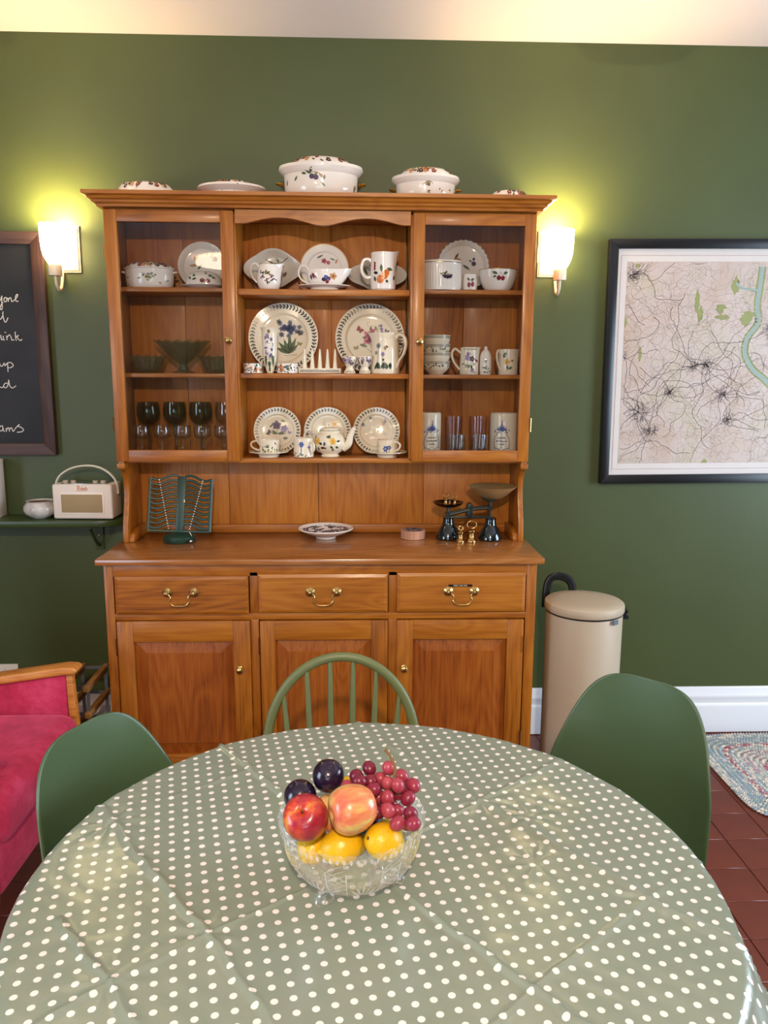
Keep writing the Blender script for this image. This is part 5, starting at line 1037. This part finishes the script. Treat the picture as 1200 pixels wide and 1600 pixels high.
# ================================================================= RUG
rugc = (2.11, -.385); ra, rb_ = .598, .325
rc = {k: plain('wool_'+k, v, .95, var=.15, vs=90) for k, v in dict(blue='#97a5ae', grey='#b9bcb6', pink='#b98a8e', rose='#a65a68', cream='#d9cfc0', teal='#93a4a6', mauve='#b39aa2').items()}
rg = thing('braided_rug', 'oval braided rug in pale blue, grey and pink on the red tiles', 'rug', (rugc[0], rugc[1], 0))
r = random.Random(8)
def sup(t, a, b_, e=2/7):
    c_, s_ = math.cos(t), math.sin(t); return (a*math.copysign(abs(c_)**e, c_), b_*math.copysign(abs(s_)**e, s_))
for k in range(17):
    a, b_ = ra-.0185*k, rb_-.0185*k
    if b_ < .012: break
    cols = ['blue', 'grey', 'cream'] if k < 2 else ['blue', 'teal', 'grey'] if k < 4 else ['blue', 'cream', 'teal'] if k == 4 else ['rose', 'pink', 'cream'] if k == 5 else ['grey', 'cream', 'blue'] if k < 8 else ['grey', 'cream', 'mauve'] if k < 11 else ['pink', 'cream', 'rose', 'grey']
    P_ = [sup(2*PI*i/400, a, b_) for i in range(400)]; acc = [0]
    for i in range(400): q = P_[(i+1) % 400]; acc.append(acc[-1]+math.hypot(q[0]-P_[i][0], q[1]-P_[i][1]))
    tot = acc[-1]; n_ = max(6, int(tot/.0125)); f = MB(); j = 0
    for i in range(n_):
        s_ = tot*i/n_
        while acc[j+1] < s_: j += 1
        p, q = P_[j % 400], P_[(j+1) % 400]; t_ = (s_-acc[j])/max(1e-9, acc[j+1]-acc[j]); x = p[0]+(q[0]-p[0])*t_; y = p[1]+(q[1]-p[1])*t_; ang = math.atan2(q[1]-p[1], q[0]-p[0])
        for sgn in (-1, 1):
            T = Matrix.Translation((x, y, .0065)) @ Matrix.Rotation(ang, 4, 'Z') @ Matrix.Translation((sgn*.003, sgn*.0042, 0)) @ Matrix.Rotation(-sgn*.75, 4, 'Z') @ Matrix.Diagonal((.0088, .0048, .0062, 1))
            v = [(1, 0, 0), (.3, .9, 0), (-.7, .7, 0), (-1, 0, 0), (-.7, -.7, 0), (.3, -.9, 0), (.3, 0, .9), (-.4, 0, .9)]
            f.add(v, [(0, 1, 6), (1, 2, 7, 6), (2, 3, 7), (3, 4, 7), (4, 5, 6, 7), (5, 0, 6), (0, 5, 4, 3, 2, 1)], rc[r.choice(cols)], T)
    f.build('braid', None, rg)
part('backing', MB().add([(*sup(2*PI*i/80, ra-.004, rb_-.004), .0052) for i in range(80)]+[(*sup(2*PI*i/80, ra-.004, rb_-.004), .0003) for i in range(80)], [tuple(range(80)), tuple(range(159, 79, -1))]+[(i, (i+1) % 80, 80+(i+1) % 80, 80+i) for i in range(80)]), rc['cream'], rg)

# ================================================================= DINING TABLE + CLOTH
TC = (.1432, -1.995); TR = .5265
tb = thing('dining_table', 'round pedestal dining table hidden under the spotted cloth', 'table', (TC[0], TC[1], 0))
part('table_top', MB().lathe([(.0001, .715), (TR-.02, .715), (TR-.008, .725), (TR-.008, .738), (TR-.014, .7435), (.0001, .7435)], 72, cap=False), MT['oak_X'], tb)
part('pedestal', MB().lathe([(.0001, .05), (.06, .05), (.075, .12), (.045, .22), (.04, .4), (.06, .52), (.05, .60), (.10, .70), (.12, .716), (.0001, .716)], 32, cap=False), MT['oak_Z'], tb)
for k in range(4): part('foot', MB().tube(smooth_path([(.03, 0, .13), (.15, 0, .11), (.27, 0, .055), (.32, 0, .0345)], 5), [.03]*16, 10, T=Matrix.Rotation(PI/4+k*PI/2, 4, 'Z')), MT['oak_Z'], tb)
nr, nth = 150, 512
cr = dict(A=[(-.175, -1.555), (-.162, -1.574), (-.018, -1.769), (.238, -2.111), (.291, -2.173), (.389, -2.289), (.5, -2.42)], B=[(-.40, -1.72), (-.327, -1.813), (-.178, -2.009), (-.085, -2.121), (.023, -2.278), (.12, -2.42)],
 C=[(-.35, -2.35), (-.258, -2.269), (-.192, -2.208), (-.084, -2.125), (.045, -2.03), (.328, -1.81), (.526, -1.652), (.56, -1.62)], D=[(.10, -1.45), (.123, -1.483), (.189, -1.589), (.341, -1.8), (.55, -2.066), (.633, -2.16), (.68, -2.22)],
 E=[(.25, -2.31), (.367, -2.209), (.55, -2.066), (.68, -1.97)], F=[(-.22, -1.77), (-.078, -1.667), (.082, -1.543), (.14, -1.50)], G=[(-.30, -2.09), (-.271, -2.122), (-.198, -2.203), (-.142, -2.273)], H=[(-.1, -2.42), (.2, -2.5)])
hs = dict(A=(.0042, .006, 1), B=(.0034, .007, 1), C=(.0022, .004, 1), D=(.0030, .006, 1), E=(.0018, .004, 1), F=(.0014, .004, 1), G=(.0030, .006, 1), H=(.002, .008, 1))
rr = np.concatenate([np.linspace(0, TR, 130), TR+.004*np.arange(1, 6), np.linspace(TR+.03, TR+.24, 34)]); NR = len(rr)
th = np.linspace(0, 2*PI, nth, endpoint=False); RR, TH = np.meshgrid(rr, th, indexing='ij')
FX = TC[0]+RR*np.cos(TH); FY = TC[1]+RR*np.sin(TH)       # flat cloth coordinates
edge = TR-.012
over = np.clip(RR-edge, 0, None); rad = .012
ang_ = np.clip(over/rad, 0, PI/2); down = np.clip(over-rad*PI/2, 0, None)
fold = (np.sin(TH*9+.6)*.5+np.sin(TH*14+2.1)*.35+np.sin(TH*5+1)*.4)
bulge = np.exp(-((((TH-(2*PI-.42)+PI) % (2*PI)-PI))/.16)**2)
out = np.where(RR < edge, RR, edge+rad*np.sin(ang_)) + (.030*fold*np.clip(down/.2, 0, 1)) + np.clip(down, 0, .1)*.25 + bulge*np.clip(over/.05, 0, 1)*.022
Z = .7455 - np.where(RR < edge, 0, rad*(1-np.cos(ang_))) - down*.97
X = TC[0]+out*np.cos(TH); Y = TC[1]+out*np.sin(TH)
h_ = np.zeros_like(RR); CR = 1.25; rs = np.random.RandomState(3)
def segd(px, py, a, b_):
    ax, ay = a; bx, by = b_; dx, dy = bx-ax, by-ay; t_ = np.clip(((px-ax)*dx+(py-ay)*dy)/(dx*dx+dy*dy), 0, 1); sd = ((px-ax)*dy-(py-ay)*dx)/math.hypot(dx, dy)
    return np.hypot(px-ax-t_*dx, py-ay-t_*dy), sd
wob = .0025*np.sin(FX*55+np.sin(FY*40)*1.5)*np.cos(FY*47)
for k_, L_ in cr.items():
    amp, wd, _ = hs[k_]; best = np.full(RR.shape, 9.); sg = np.zeros(RR.shape)
    for a, b_ in zip(L_[:-1], L_[1:]):
        d, sd = segd(FX+wob, FY+wob, a, b_); m_ = d < best; best = np.where(m_, d, best); sg = np.where(m_, sd, sg)
    wd = wd*.7; h_ += CR*amp*np.exp(-(best/wd)**2) + CR*amp*.35*np.exp(-np.clip(sg, 0, None)/.035)*(best < .2)*np.exp(-(best/.06)**2)
for (cx_, cy_, k_) in ((-.085, -2.123, .0022), (.34, -1.80, .0018), (.55, -2.066, .0016), (-.3, -1.85, .0022), (.42, -1.85, .0014), (.40, -1.98, .0012), (-.195, -2.205, .0016)):
    dx, dy = FX-cx_, FY-cy_; d = np.hypot(dx, dy); a = np.arctan2(dy, dx); h_ += k_*np.exp(-(d/.055)**2)*(np.abs(np.sin(a*4+cx_*40))**3)*np.clip(d/.01, 0, 1)
h_ += .0007*np.sin(FX*23+2*np.sin(FY*11))*np.sin(FY*19+1.3*np.sin(FX*17)) + .00035*np.sin(FX*71+3*np.sin(FY*31))*np.sin(FY*63+FX*30)
h_ *= 1-.75*np.exp(-(np.hypot(FX-.112, FY+2.022)/.088)**8)
Z = Z + np.where(RR < edge, h_, h_*np.exp(-over/.02))+.0006
X = X + np.where(RR < edge, 0, h_*np.cos(TH)); Y = Y+np.where(RR < edge, 0, h_*np.sin(TH))
V = np.stack([X-TC[0], Y-TC[1], Z-.74], -1).reshape(-1, 3)
idx = np.arange(NR*nth).reshape(NR, nth); A_, B_ = idx[:-1], idx[1:]
F = np.stack([A_, B_, np.roll(B_, -1, 1), np.roll(A_, -1, 1)], -1).reshape(-1, 4)
me = bpy.data.meshes.new('tablecloth'); me.from_pydata(V.tolist(), [], F.tolist())
uv = me.uv_layers.new(name='flat'); UVv = np.stack([FX, FY], -1).reshape(-1, 2)
li = np.empty(len(me.loops), dtype=np.int32); me.loops.foreach_get('vertex_index', li); uv.data.foreach_set('uv', UVv[li].astype(np.float32).ravel())
me.shade_smooth()
mt, nt, b = new_mat('spotted_oilcloth'); u = N(nt, 'ShaderNodeUVMap', uv_map='flat')
mpg = N(nt, 'ShaderNodeMapping', vector_type='TEXTURE'); mpg.inputs['Location'].default_value = (.146, -2.164, 0); mpg.inputs['Rotation'].default_value = (0, 0, R(13.6)); mpg.inputs['Scale'].default_value = (.02372, .02325, 1)
L(nt, u.outputs[0], mpg.inputs[0])
ad = N(nt, 'ShaderNodeVectorMath', operation='ADD'); ad.inputs[1].default_value = (100.5, 100.5, 0); L(nt, mpg.outputs[0], ad.inputs[0])
fr = N(nt, 'ShaderNodeVectorMath', operation='FRACTION'); L(nt, ad.outputs[0], fr.inputs[0])
sb = N(nt, 'ShaderNodeVectorMath', operation='SUBTRACT'); sb.inputs[1].default_value = (.5, .5, 0); L(nt, fr.outputs[0], sb.inputs[0])
sp = N(nt, 'ShaderNodeSeparateXYZ'); L(nt, sb.outputs[0], sp.inputs[0]); cbx = N(nt, 'ShaderNodeCombineXYZ'); L(nt, sp.outputs[0], cbx.inputs[0]); L(nt, sp.outputs[1], cbx.inputs[1])
le = N(nt, 'ShaderNodeVectorMath', operation='LENGTH'); L(nt, cbx.outputs[0], le.inputs[0])
msk = N(nt, 'ShaderNodeMapRange', i_1=.195, i_2=.215, i_3=1.0, i_4=0.0); L(nt, le.outputs['Value'], msk.inputs[0])
mx = N(nt, 'ShaderNodeMix', data_type='RGBA'); L(nt, msk.outputs[0], mx.inputs[0]); mx.inputs[6].default_value = (*srgb('#8a9483'), 1); mx.inputs[7].default_value = (*srgb('#f3ece4'), 1)
L(nt, mx.outputs[2], b.inputs['Base Color']); b.inputs['Roughness'].default_value = .22; b.inputs['Specular IOR Level'].default_value = .65
nn = N(nt, 'ShaderNodeTexNoise', i_Scale=28.0, i_Detail=5.0, i_Roughness=.6); L(nt, u.outputs[0], nn.inputs['Vector']); bump(nt, b, nn.outputs[0], .18, .004)
me.materials.append(mt)
cl = bpy.data.objects.new('tablecloth', me); sc.collection.objects.link(cl); cl.location = (TC[0], TC[1], .74)
tag(cl, 'sage green oilcloth with white polka dots and fold creases over the round table', 'tablecloth')

# ================================================================= CHAIRS
def shell_chair(x0, y0, ang, lab_):
    t = thing('shell_chair', lab_, 'chair', (x0, y0, 0), ang, 'green moulded shell chairs'); ws = 1.0
    prof = [(.215, .415, .130), (.222, .428, .165), (.205, .440, .185), (.12, .440, .195), (.0, .427, .197), (-.10, .427, .196), (-.165, .442, .195), (-.198, .475, .197)]
    ZS = .813
    for q in list(np.linspace(.50, .70, 8))+[.70+(ZS-.70)*math.sin(PI/2*k/14) for k in range(1, 14)]+[ZS-.0003]:
        tt = max(0, (q-.6025)/(ZS-.6025)); prof.append((-.20-.038*((q-.47)/.35), q, .856*float(np.interp(q, [.47, .6, .82], [.232, .226, .158]))*(1-tt**4.04)**(1/4.04)))
    nv = 25; vs = []
    for (yy, zz, w_) in prof:
        bk = max(0, min(1, (-yy-.02)/.16))
        for j in range(nv):
            v = -1+2*j/(nv-1); c_ = 1.2*float(np.interp(zz, [.43, .5, .65, .82], [.06, .08, .07, .03]))*(w_/.21)**2
            vs.append((w_*v, yy+bk*c_*abs(v)**2.3, zz+(1-bk)*.028*abs(v)**3+(.0 if bk else 0)))
    K = len(prof); fs = [(a*nv+j, a*nv+j+1, (a+1)*nv+j+1, (a+1)*nv+j) for a in range(K-1) for j in range(nv-1)]
    o = MB().add(vs, fs).build('shell', shellmat, t); md = o.modifiers.new('thickness', 'SOLIDIFY'); md.thickness = .006; md.offset = 0
    md = o.modifiers.new('round', 'SUBSURF'); md.levels = 1; md.render_levels = 1
    o.data.shade_smooth()
    for sx_ in (-1, 1):
        for yy in (-1, 1): part('leg', MB().tube([(sx_*.13, yy*.11-.01, .40), (sx_*.22, yy*.20-.01, .01)], [.015, .009], 12), MT['pale_leg_wood'], t)
    part('wire_brace', MB().tube([(-.15, .13, .33), (.15, -.15, .33)], .004, 6).tube([(.15, .13, .33), (-.15, -.15, .33)], .004, 6).tube([(-.13, .10, .40), (.13, .10, .40)], .006, 6).tube([(-.13, -.12, .40), (.13, -.12, .40)], .006, 6), black_plastic, t)
shell_chair(-.2206, -1.7121, 4.2429, 'green moulded shell chair at the left of the table before the armchair')
shell_chair(.633, -1.5712, 2.3772, 'green moulded shell chair at the right of the table before the bin')
wc = thing('windsor_chair', 'sage green painted hoop-back Windsor chair behind the table', 'chair', (.080, -1.385, 0), 0)
yb = .165
def hoop(t_):  # t in 0..1, left foot to right foot
    a = PI*(1-t_); x = .198*math.copysign(abs(math.cos(a))**.92, math.cos(a)); 
    return x
hp = []
for i in range(41):
    a = PI*(1-i/40); x = .192*math.cos(a); z = .55+.241*max(0, math.sin(a))**.95
    hp.append((x, yb+.22*(z-.45)*.5, z))
hp = [(-.155, yb-.004, .44), (-.175, yb+.004, .49)] + hp[1:-1] + [(.175, yb+.004, .49), (.155, yb-.004, .44)]
part('hoop', MB().tube(smooth_path(hp, 2), .0125, 12, flat=.85, up=(1, 0, 0)), chairpaint, wc)
for i in range(6):
    q = (i-2.5)/2.5; xt = q*.150; xb = q*.125; sn = math.sqrt(max(0, 1-(xt/.192)**2)); zt = .55+.241*sn**.95-.008
    part('spindle', MB().tube([(xb, yb-.012, .455), ((xb+xt)/2, (yb-.012+yb+.11*(zt-.45))/2, (zt+.455)/2), (xt, yb+.11*(zt-.45), zt)], [.0065, .0082, .006], 10), chairpaint, wc)
seat = [(.185*math.copysign(abs(math.cos(a))**.75, math.cos(a))*(1.0 if math.sin(a) > 0 else 1.06), .172*math.copysign(abs(math.sin(a))**.75, math.sin(a)+1e-9)+.005) for a in [2*PI*i/48 for i in range(48)]]
part('seat', MB().prism(seat, 'Z', .430, .460), chairpaint, wc, bevel=.008, seg=3)
for sx_ in (-1, 1):
    for sy_ in (-1, 1): part('leg', MB().tube([(sx_*.13, sy_*.12+.02, .432), (sx_*.155, sy_*.145+.02, .30), (sx_*.165, sy_*.16+.02, .2), (sx_*.19, sy_*.19+.02, .005)], [.014, .018, .015, .010], 12), chairpaint, wc)
    part('stretcher', MB().tube([(sx_*.167, -.13, .19), (sx_*.17, .02, .19), (sx_*.167, .17, .19)], [.008, .012, .008], 10), chairpaint, wc)
part('stretcher', MB().tube([(-.165, .02, .19), (0, .02, .19), (.165, .02, .19)], [.008, .012, .008], 10), chairpaint, wc)

# ================================================================= FRUIT BOWL
BX, BY, BZ = .112, -2.022, .7508
outp = [(.0001, .018), (.035, .018), (.058, .021), (.074, .030), (.088, .044), (.098, .062), (.104, .085), (.1075, .104), (.1095, .112)]
inp = [(.1055, .1125), (.1030, .104), (.0995, .085), (.0935, .063), (.083, .046), (.068, .034), (.050, .027), (.0001, .025)]
def cut(a, r, z, k):
    if k >= len(outp) or r < .03: 
        if k in (len(outp)-1, len(outp)): return r, z+.0012*math.cos(36*a)
        return r, z
    seg_ = (a/(2*PI)*8) % 1; d = 0
    if seg_ < .38: d = .0016*abs(math.sin(a*48+z*420))*abs(math.sin(a*48-z*420))*2   # hobnail panels
    else: u_ = (seg_-.69)/.31; d = .0022*abs(math.sin(abs(u_)*9+z*130))                    # fans
    return r-d, z+(.0012*math.cos(36*a) if k == len(outp)-1 else 0)
fineo = [(np.interp(q, range(len(outp)), [p[0] for p in outp]), np.interp(q, range(len(outp)), [p[1] for p in outp])) for q in np.linspace(1, len(outp)-1, 44)]
def cut2(a, r, z, k):
    if k == 0 or k > 44: return (r, z+(.0012*math.cos(36*a) if k == 45 else 0))
    seg_ = (a/(2*PI)*8+.2) % 1; d = 0
    if .024 < z < .098:
        if seg_ < .34: d = .0018*abs(math.sin(a*44+z*330)*math.sin(a*44-z*330))
        elif seg_ < .38: d = .002
        else:
            u_ = (seg_-.69)*2*PI/8*.1; zz = z-.035; an = math.atan2(zz, u_+1e-6); rd_ = math.hypot(u_, zz); d = .0030*abs(math.cos(an*9))**6*(1 if .008 < rd_ < .045 else 0)
    elif z >= .098: d = .0008*abs(math.sin(a*60))
    return r-d, z+(.0012*math.cos(36*a) if k == 44 else 0)
bowl = MB().lathe([outp[0]]+[(float(a), float(b_)) for a, b_ in fineo]+inp, 288, None, None, cut2, cap=False).build('glass_fruit_bowl', crystal, loc=(BX, BY, BZ))
tag(bowl, 'cut crystal fruit bowl on little knob feet in the middle of the table', 'bowl')
for a in (-2.25, -.1, 2.0): 
    f = MB(); f.sphere((.060*math.cos(a), .060*math.sin(a), .012), .0125, n=14, k=9, sc3=(1.1, 1.1, .95)); f.sphere((.072*math.cos(a), .072*math.sin(a), .009), .0085, n=12, k=8); f.sphere((.052*math.cos(a+.25), .052*math.sin(a+.25), .018), .008, n=10, k=7)
    f.build('foot', crystal, bowl)
frost = bpy.data.materials.new('frosted_cut'); frost.use_nodes = True; nt = frost.node_tree; nt.nodes.clear()
o_ = N(nt, 'ShaderNodeOutputMaterial'); ta = N(nt, 'ShaderNodeBsdfTransparent'); gb = N(nt, 'ShaderNodeBsdfGlossy'); gb.inputs['Roughness'].default_value = .25; gb.inputs[0].default_value = (1, 1, 1, 1)
db = N(nt, 'ShaderNodeBsdfDiffuse'); db.inputs[0].default_value = (.95, .97, 1, 1); ma = N(nt, 'ShaderNodeMixShader', i_0=.5); mb_ = N(nt, 'ShaderNodeMixShader', i_0=.62)
L(nt, gb.outputs[0], ma.inputs[1]); L(nt, db.outputs[0], ma.inputs[2]); L(nt, ta.outputs[0], mb_.inputs[1]); L(nt, ma.outputs[0], mb_.inputs[2]); L(nt, mb_.outputs[0], o_.inputs[0])
P['frost'] = frost
D = Deco(lambda x, y: ((np.interp(y, [p[1] for p in outp[1:]], [p[0] for p in outp[1:]])+.0006)*math.cos(x/.095), (np.interp(y, [p[1] for p in outp[1:]], [p[0] for p in outp[1:]])+.0006)*math.sin(x/.095), y))
for q in range(8):
    xc = 2*PI*.095*(q+.5)/8-.02
    for k_ in range(9):
        a = .25+k_*(PI-.5)/8; D.leaf(xc+.004*math.cos(a), .030+.004*math.sin(a), a, .020+.010*math.sin(a), .0032, 'frost')
    xm = 2*PI*.095*q/8-.02
    for k_ in range(7):
        for sg_ in (-1, 1): D.line([(xm-.012, .032+.009*k_), (xm+.012, .032+.009*k_+sg_*.014)], .0008, 'frost')
    for e_ in (-.0135, .0135): D.line([(xm+e_, .030+.011*j) for j in range(6)], .0016, 'frost')
for k_ in range(72): x = 2*PI*.095*k_/72; D.leaf(x, .100, PI/2, .010, .004, 'frost')
D.build(bowl, 'cut_facets')
def apple_mat(name, c1, c2, c3, th=.5):
    mt, nt, b = new_mat(name); tc = N(nt, 'ShaderNodeTexCoord'); n1 = N(nt, 'ShaderNodeTexNoise', i_Scale=28.0, i_Detail=3.0); q = N(nt, 'ShaderNodeMapping'); q.inputs['Scale'].default_value = (1, 1, .3); L(nt, tc.outputs['Object'], q.inputs[0]); L(nt, q.outputs[0], n1.inputs['Vector'])
    n2 = N(nt, 'ShaderNodeTexNoise', i_Scale=150.0, i_Detail=2.0); L(nt, q.outputs[0], n2.inputs['Vector']); a = N(nt, 'ShaderNodeMath', operation='MULTIPLY_ADD'); a.inputs[1].default_value = .35; L(nt, n2.outputs[0], a.inputs[0]); L(nt, n1.outputs[0], a.inputs[2])
    L(nt, ramp(nt, a.outputs[0], [(th-.02, c1), (th+.13, c2), (th+.3, c3)]), b.inputs['Base Color']); b.inputs['Roughness'].default_value = .28; b.inputs['Coat Weight'].default_value = .3; return mt
red_apple = apple_mat('red_apple_skin', srgb('#e0a03c'), srgb('#c8452c'), srgb('#9c1f34'), .46); pale_apple = apple_mat('pale_apple_skin', srgb('#d9c172'), srgb('#dd8a58'), srgb('#cf5f4c'), .56)
def fruit_pos(o, x, y, z, rot): o.location = (x, y, z); o.rotation_euler = rot; return o
def apple(x, y, z, r, mat, lab_, rot, stem=True):
    pr = [(.0001, -.78), (.18, -.84), (.34, -.90), (.55, -.86), (.78, -.62), (.94, -.25), (1.0, .12), (.96, .45), (.80, .76), (.58, .92), (.36, .96), (.20, .90), (.09, .80), (.0001, .72)]
    P2 = smooth_path([(a, 0, b_) for a, b_ in pr], 3); o = MB().lathe([(max(.0001, p.x*r), p.z*r) for p in P2], 36, cap=False).build('apple', mat); fruit_pos(o, x, y, z, rot); tag(o, lab_, 'apple', 'apples in the bowl')
    if stem: MB().tube(smooth_path([(0, 0, .70*r), (.02*r, 0, 1.0*r), (.12*r, 0, 1.22*r)], 4), .0011, 6).build('stalk', stem_m, o)
    MB().lathe([(.0001, -.80*r), (.10*r, -.84*r), (.14*r, -.90*r), (.05*r, -.86*r)], 10, cap=False).build('blossom_end', P['brown'], o)
    return o
apple(0.0472, -2.0555, 0.8767, .0325, red_apple, 'red and yellow apple at the front left of the fruit bowl', (R(42), R(-14), 0))
apple(0.1144, -2.0562, 0.8912, .0345, pale_apple, 'large pale peachy apple on top in the middle of the bowl', (R(20), R(-95), 0), False)
apple(0.0813, -2.0078, 0.8552, .026, pale_apple, 'peachy apple mostly hidden behind the two front apples', (0, .3, 1))
def plum(x, y, z, lab_, rot=(0, 0, 0)):
    pr = [(.0001, -1.0), (.3, -.955), (.6, -.8), (.85, -.52), (.98, -.15), (.99, .2), (.88, .55), (.62, .84), (.3, .98), (.12, .97), (.0001, .92)]
    P2 = smooth_path([(a, 0, b_) for a, b_ in pr], 2); o = MB().lathe([(max(.0001, p.x*.0245), p.z*.0255) for p in P2], 28, cap=False).build('plum', plum_m); fruit_pos(o, x, y, z, rot); tag(o, lab_, 'plum', 'dark plums in the bowl')
plum(0.0758, -1.9778, 0.8986, 'dark purple plum at the very top of the bowl', (.5, .2, 0)); plum(0.0349, -1.9960, 0.8755, 'dark purple plum behind the red apple', (.2, -.5, 0)); plum(0.1346, -2.0108, 0.8478, 'dark plum in the gap between the apple and the right lemon')
def lemon(x, y, z, lab_, rot, s=1.0):
    pr = [(.0001, -1.42), (.12, -1.38), (.2, -1.24), (.42, -1.1), (.72, -.82), (.93, -.42), (1, 0), (.93, .42), (.72, .82), (.42, 1.08), (.2, 1.18), (.10, 1.24), (.0001, 1.25)]
    P2 = smooth_path([(a, 0, b_) for a, b_ in pr], 3); o = MB().lathe([(max(.0001, p.x*.0262*s), p.z*.0262*s) for p in P2], 32, cap=False).build('lemon', lemon_m); fruit_pos(o, x, y, z, rot); tag(o, lab_, 'lemon', 'lemons in the bowl')
    MB().lathe([(.0001, 1.26*.0262*s), (.0026, 1.25*.0262*s), (.003, 1.22*.0262*s)], 8, cap=False).build('stalk_scar', P['brown'], o)
lemon(0.0977, -2.0511, 0.8288, 'lemon at the front of the bowl under the large apple', (0, R(84), .25)); lemon(0.1589, -2.0584, 0.8405, 'lemon at the front right of the bowl below the grapes', (R(25), R(-58), .1), 1.0)
lemon(0.0549, -2.0226, 0.8111, 'lemon low down on the left, seen through the glass', (0, R(80), 1.2), .92); lemon(0.1099, -2.0002, 0.8025, 'lemon at the bottom of the bowl', (0, R(90), .1), .9); lemon(0.1650, -2.0007, 0.8098, 'lemon low down on the right, seen through the glass', (0, R(80), 2.0), .92)
lemon(0.1040, -1.9550, 0.8580, 'yellow lemon peeping out at the back behind the top plum', (R(70), 0, .3), .9)
# grapes
gr = thing('grape_bunch', 'bunch of red grapes with a curled stem at the back right of the bowl', 'grapes', (.16, -2.02, .88))
gm, nt, b = new_mat('red_grape_skin'); oi = N(nt, 'ShaderNodeObjectInfo'); L(nt, ramp(nt, oi.outputs['Random'], [(.0, srgb('#6a1a30')), (.5, srgb('#952a44')), (1, srgb('#b9505c'))]), b.inputs['Base Color']); b.inputs['Roughness'].default_value = .3; b.inputs['Subsurface Weight'].default_value = .25; b.inputs['Subsurface Radius'].default_value = (.01, .003, .003); b.inputs['Subsurface Scale'].default_value = .5
Gs = [Vector(p) for p in ((0.1189, -1.9885, 0.9041), (0.1386, -1.9776, 0.9105), (0.1549, -1.9794, 0.8938), (0.1684, -1.9821, 0.9127), (0.1050, -2.0049, 0.8949), (0.1239, -2.0112, 0.9071), (0.1407, -1.9975, 0.8983), (0.1441, -2.0206, 0.8997), (0.1656, -1.9999, 0.8977), (0.1880, -1.9902, 0.9028), (0.2043, -2.0060, 0.8971), (0.1800, -2.0173, 0.9038), (0.1949, -2.0253, 0.8876), (0.1642, -2.0268, 0.8895), (0.1518, -2.0088, 0.8810), (0.1647, -2.0491, 0.8826), (0.1778, -2.0660, 0.8729), (0.1975, -2.0499, 0.8779), (0.1998, -2.0731, 0.8762), (0.1288, -2.0119, 0.8842), (0.1181, -1.9914, 0.8809), (0.1845, -2.0045, 0.8847), (0.1509, -2.0338, 0.8715), (0.1782, -2.0333, 0.8719), (0.1705, -2.0116, 0.8673), (0.1480, -1.9872, 0.8728), (0.1903, -1.9829, 0.8778), (0.1318, -1.9725, 0.8822), (0.1602, -1.9627, 0.8783), (0.1947, -2.0402, 0.8568), (0.1736, -1.9750, 0.8636))]
rnd = random.Random(2); g0 = MB().sphere((0, 0, 0), .0104, n=18, k=12, sc3=(1, 1, 1.16)).build('grape', gm, gr)
for i, p in enumerate(Gs):
    o = g0 if i == 0 else g0.copy()
    if i: sc.collection.objects.link(o); o.parent = gr
    o.location = p-Vector((.16, -2.02, .88)); o.rotation_euler = (rnd.uniform(-1, 1), rnd.uniform(-1, 1), 0)
f = MB(); O = Vector((.16, -2.02, .88))
f.tube(smooth_path([Vector((.172, -2.012, .886))-O, Vector((.174, -2.004, .903))-O, Vector((.177, -2.000, .916))-O, Vector((.176, -1.996, .926))-O, Vector((.170, -1.990, .936))-O, Vector((.163, -1.985, .945))-O], 5), [.0022]*24+[.003]*2, 8)
HB = Vector((.172, -2.010, .888))-O
for i, p in enumerate(Gs[:22]):
    if (p-O-HB).length < .045 and p.x > .145: f.tube([p-O, HB], .0008, 5)
f.build('stem', stem_m, gr)
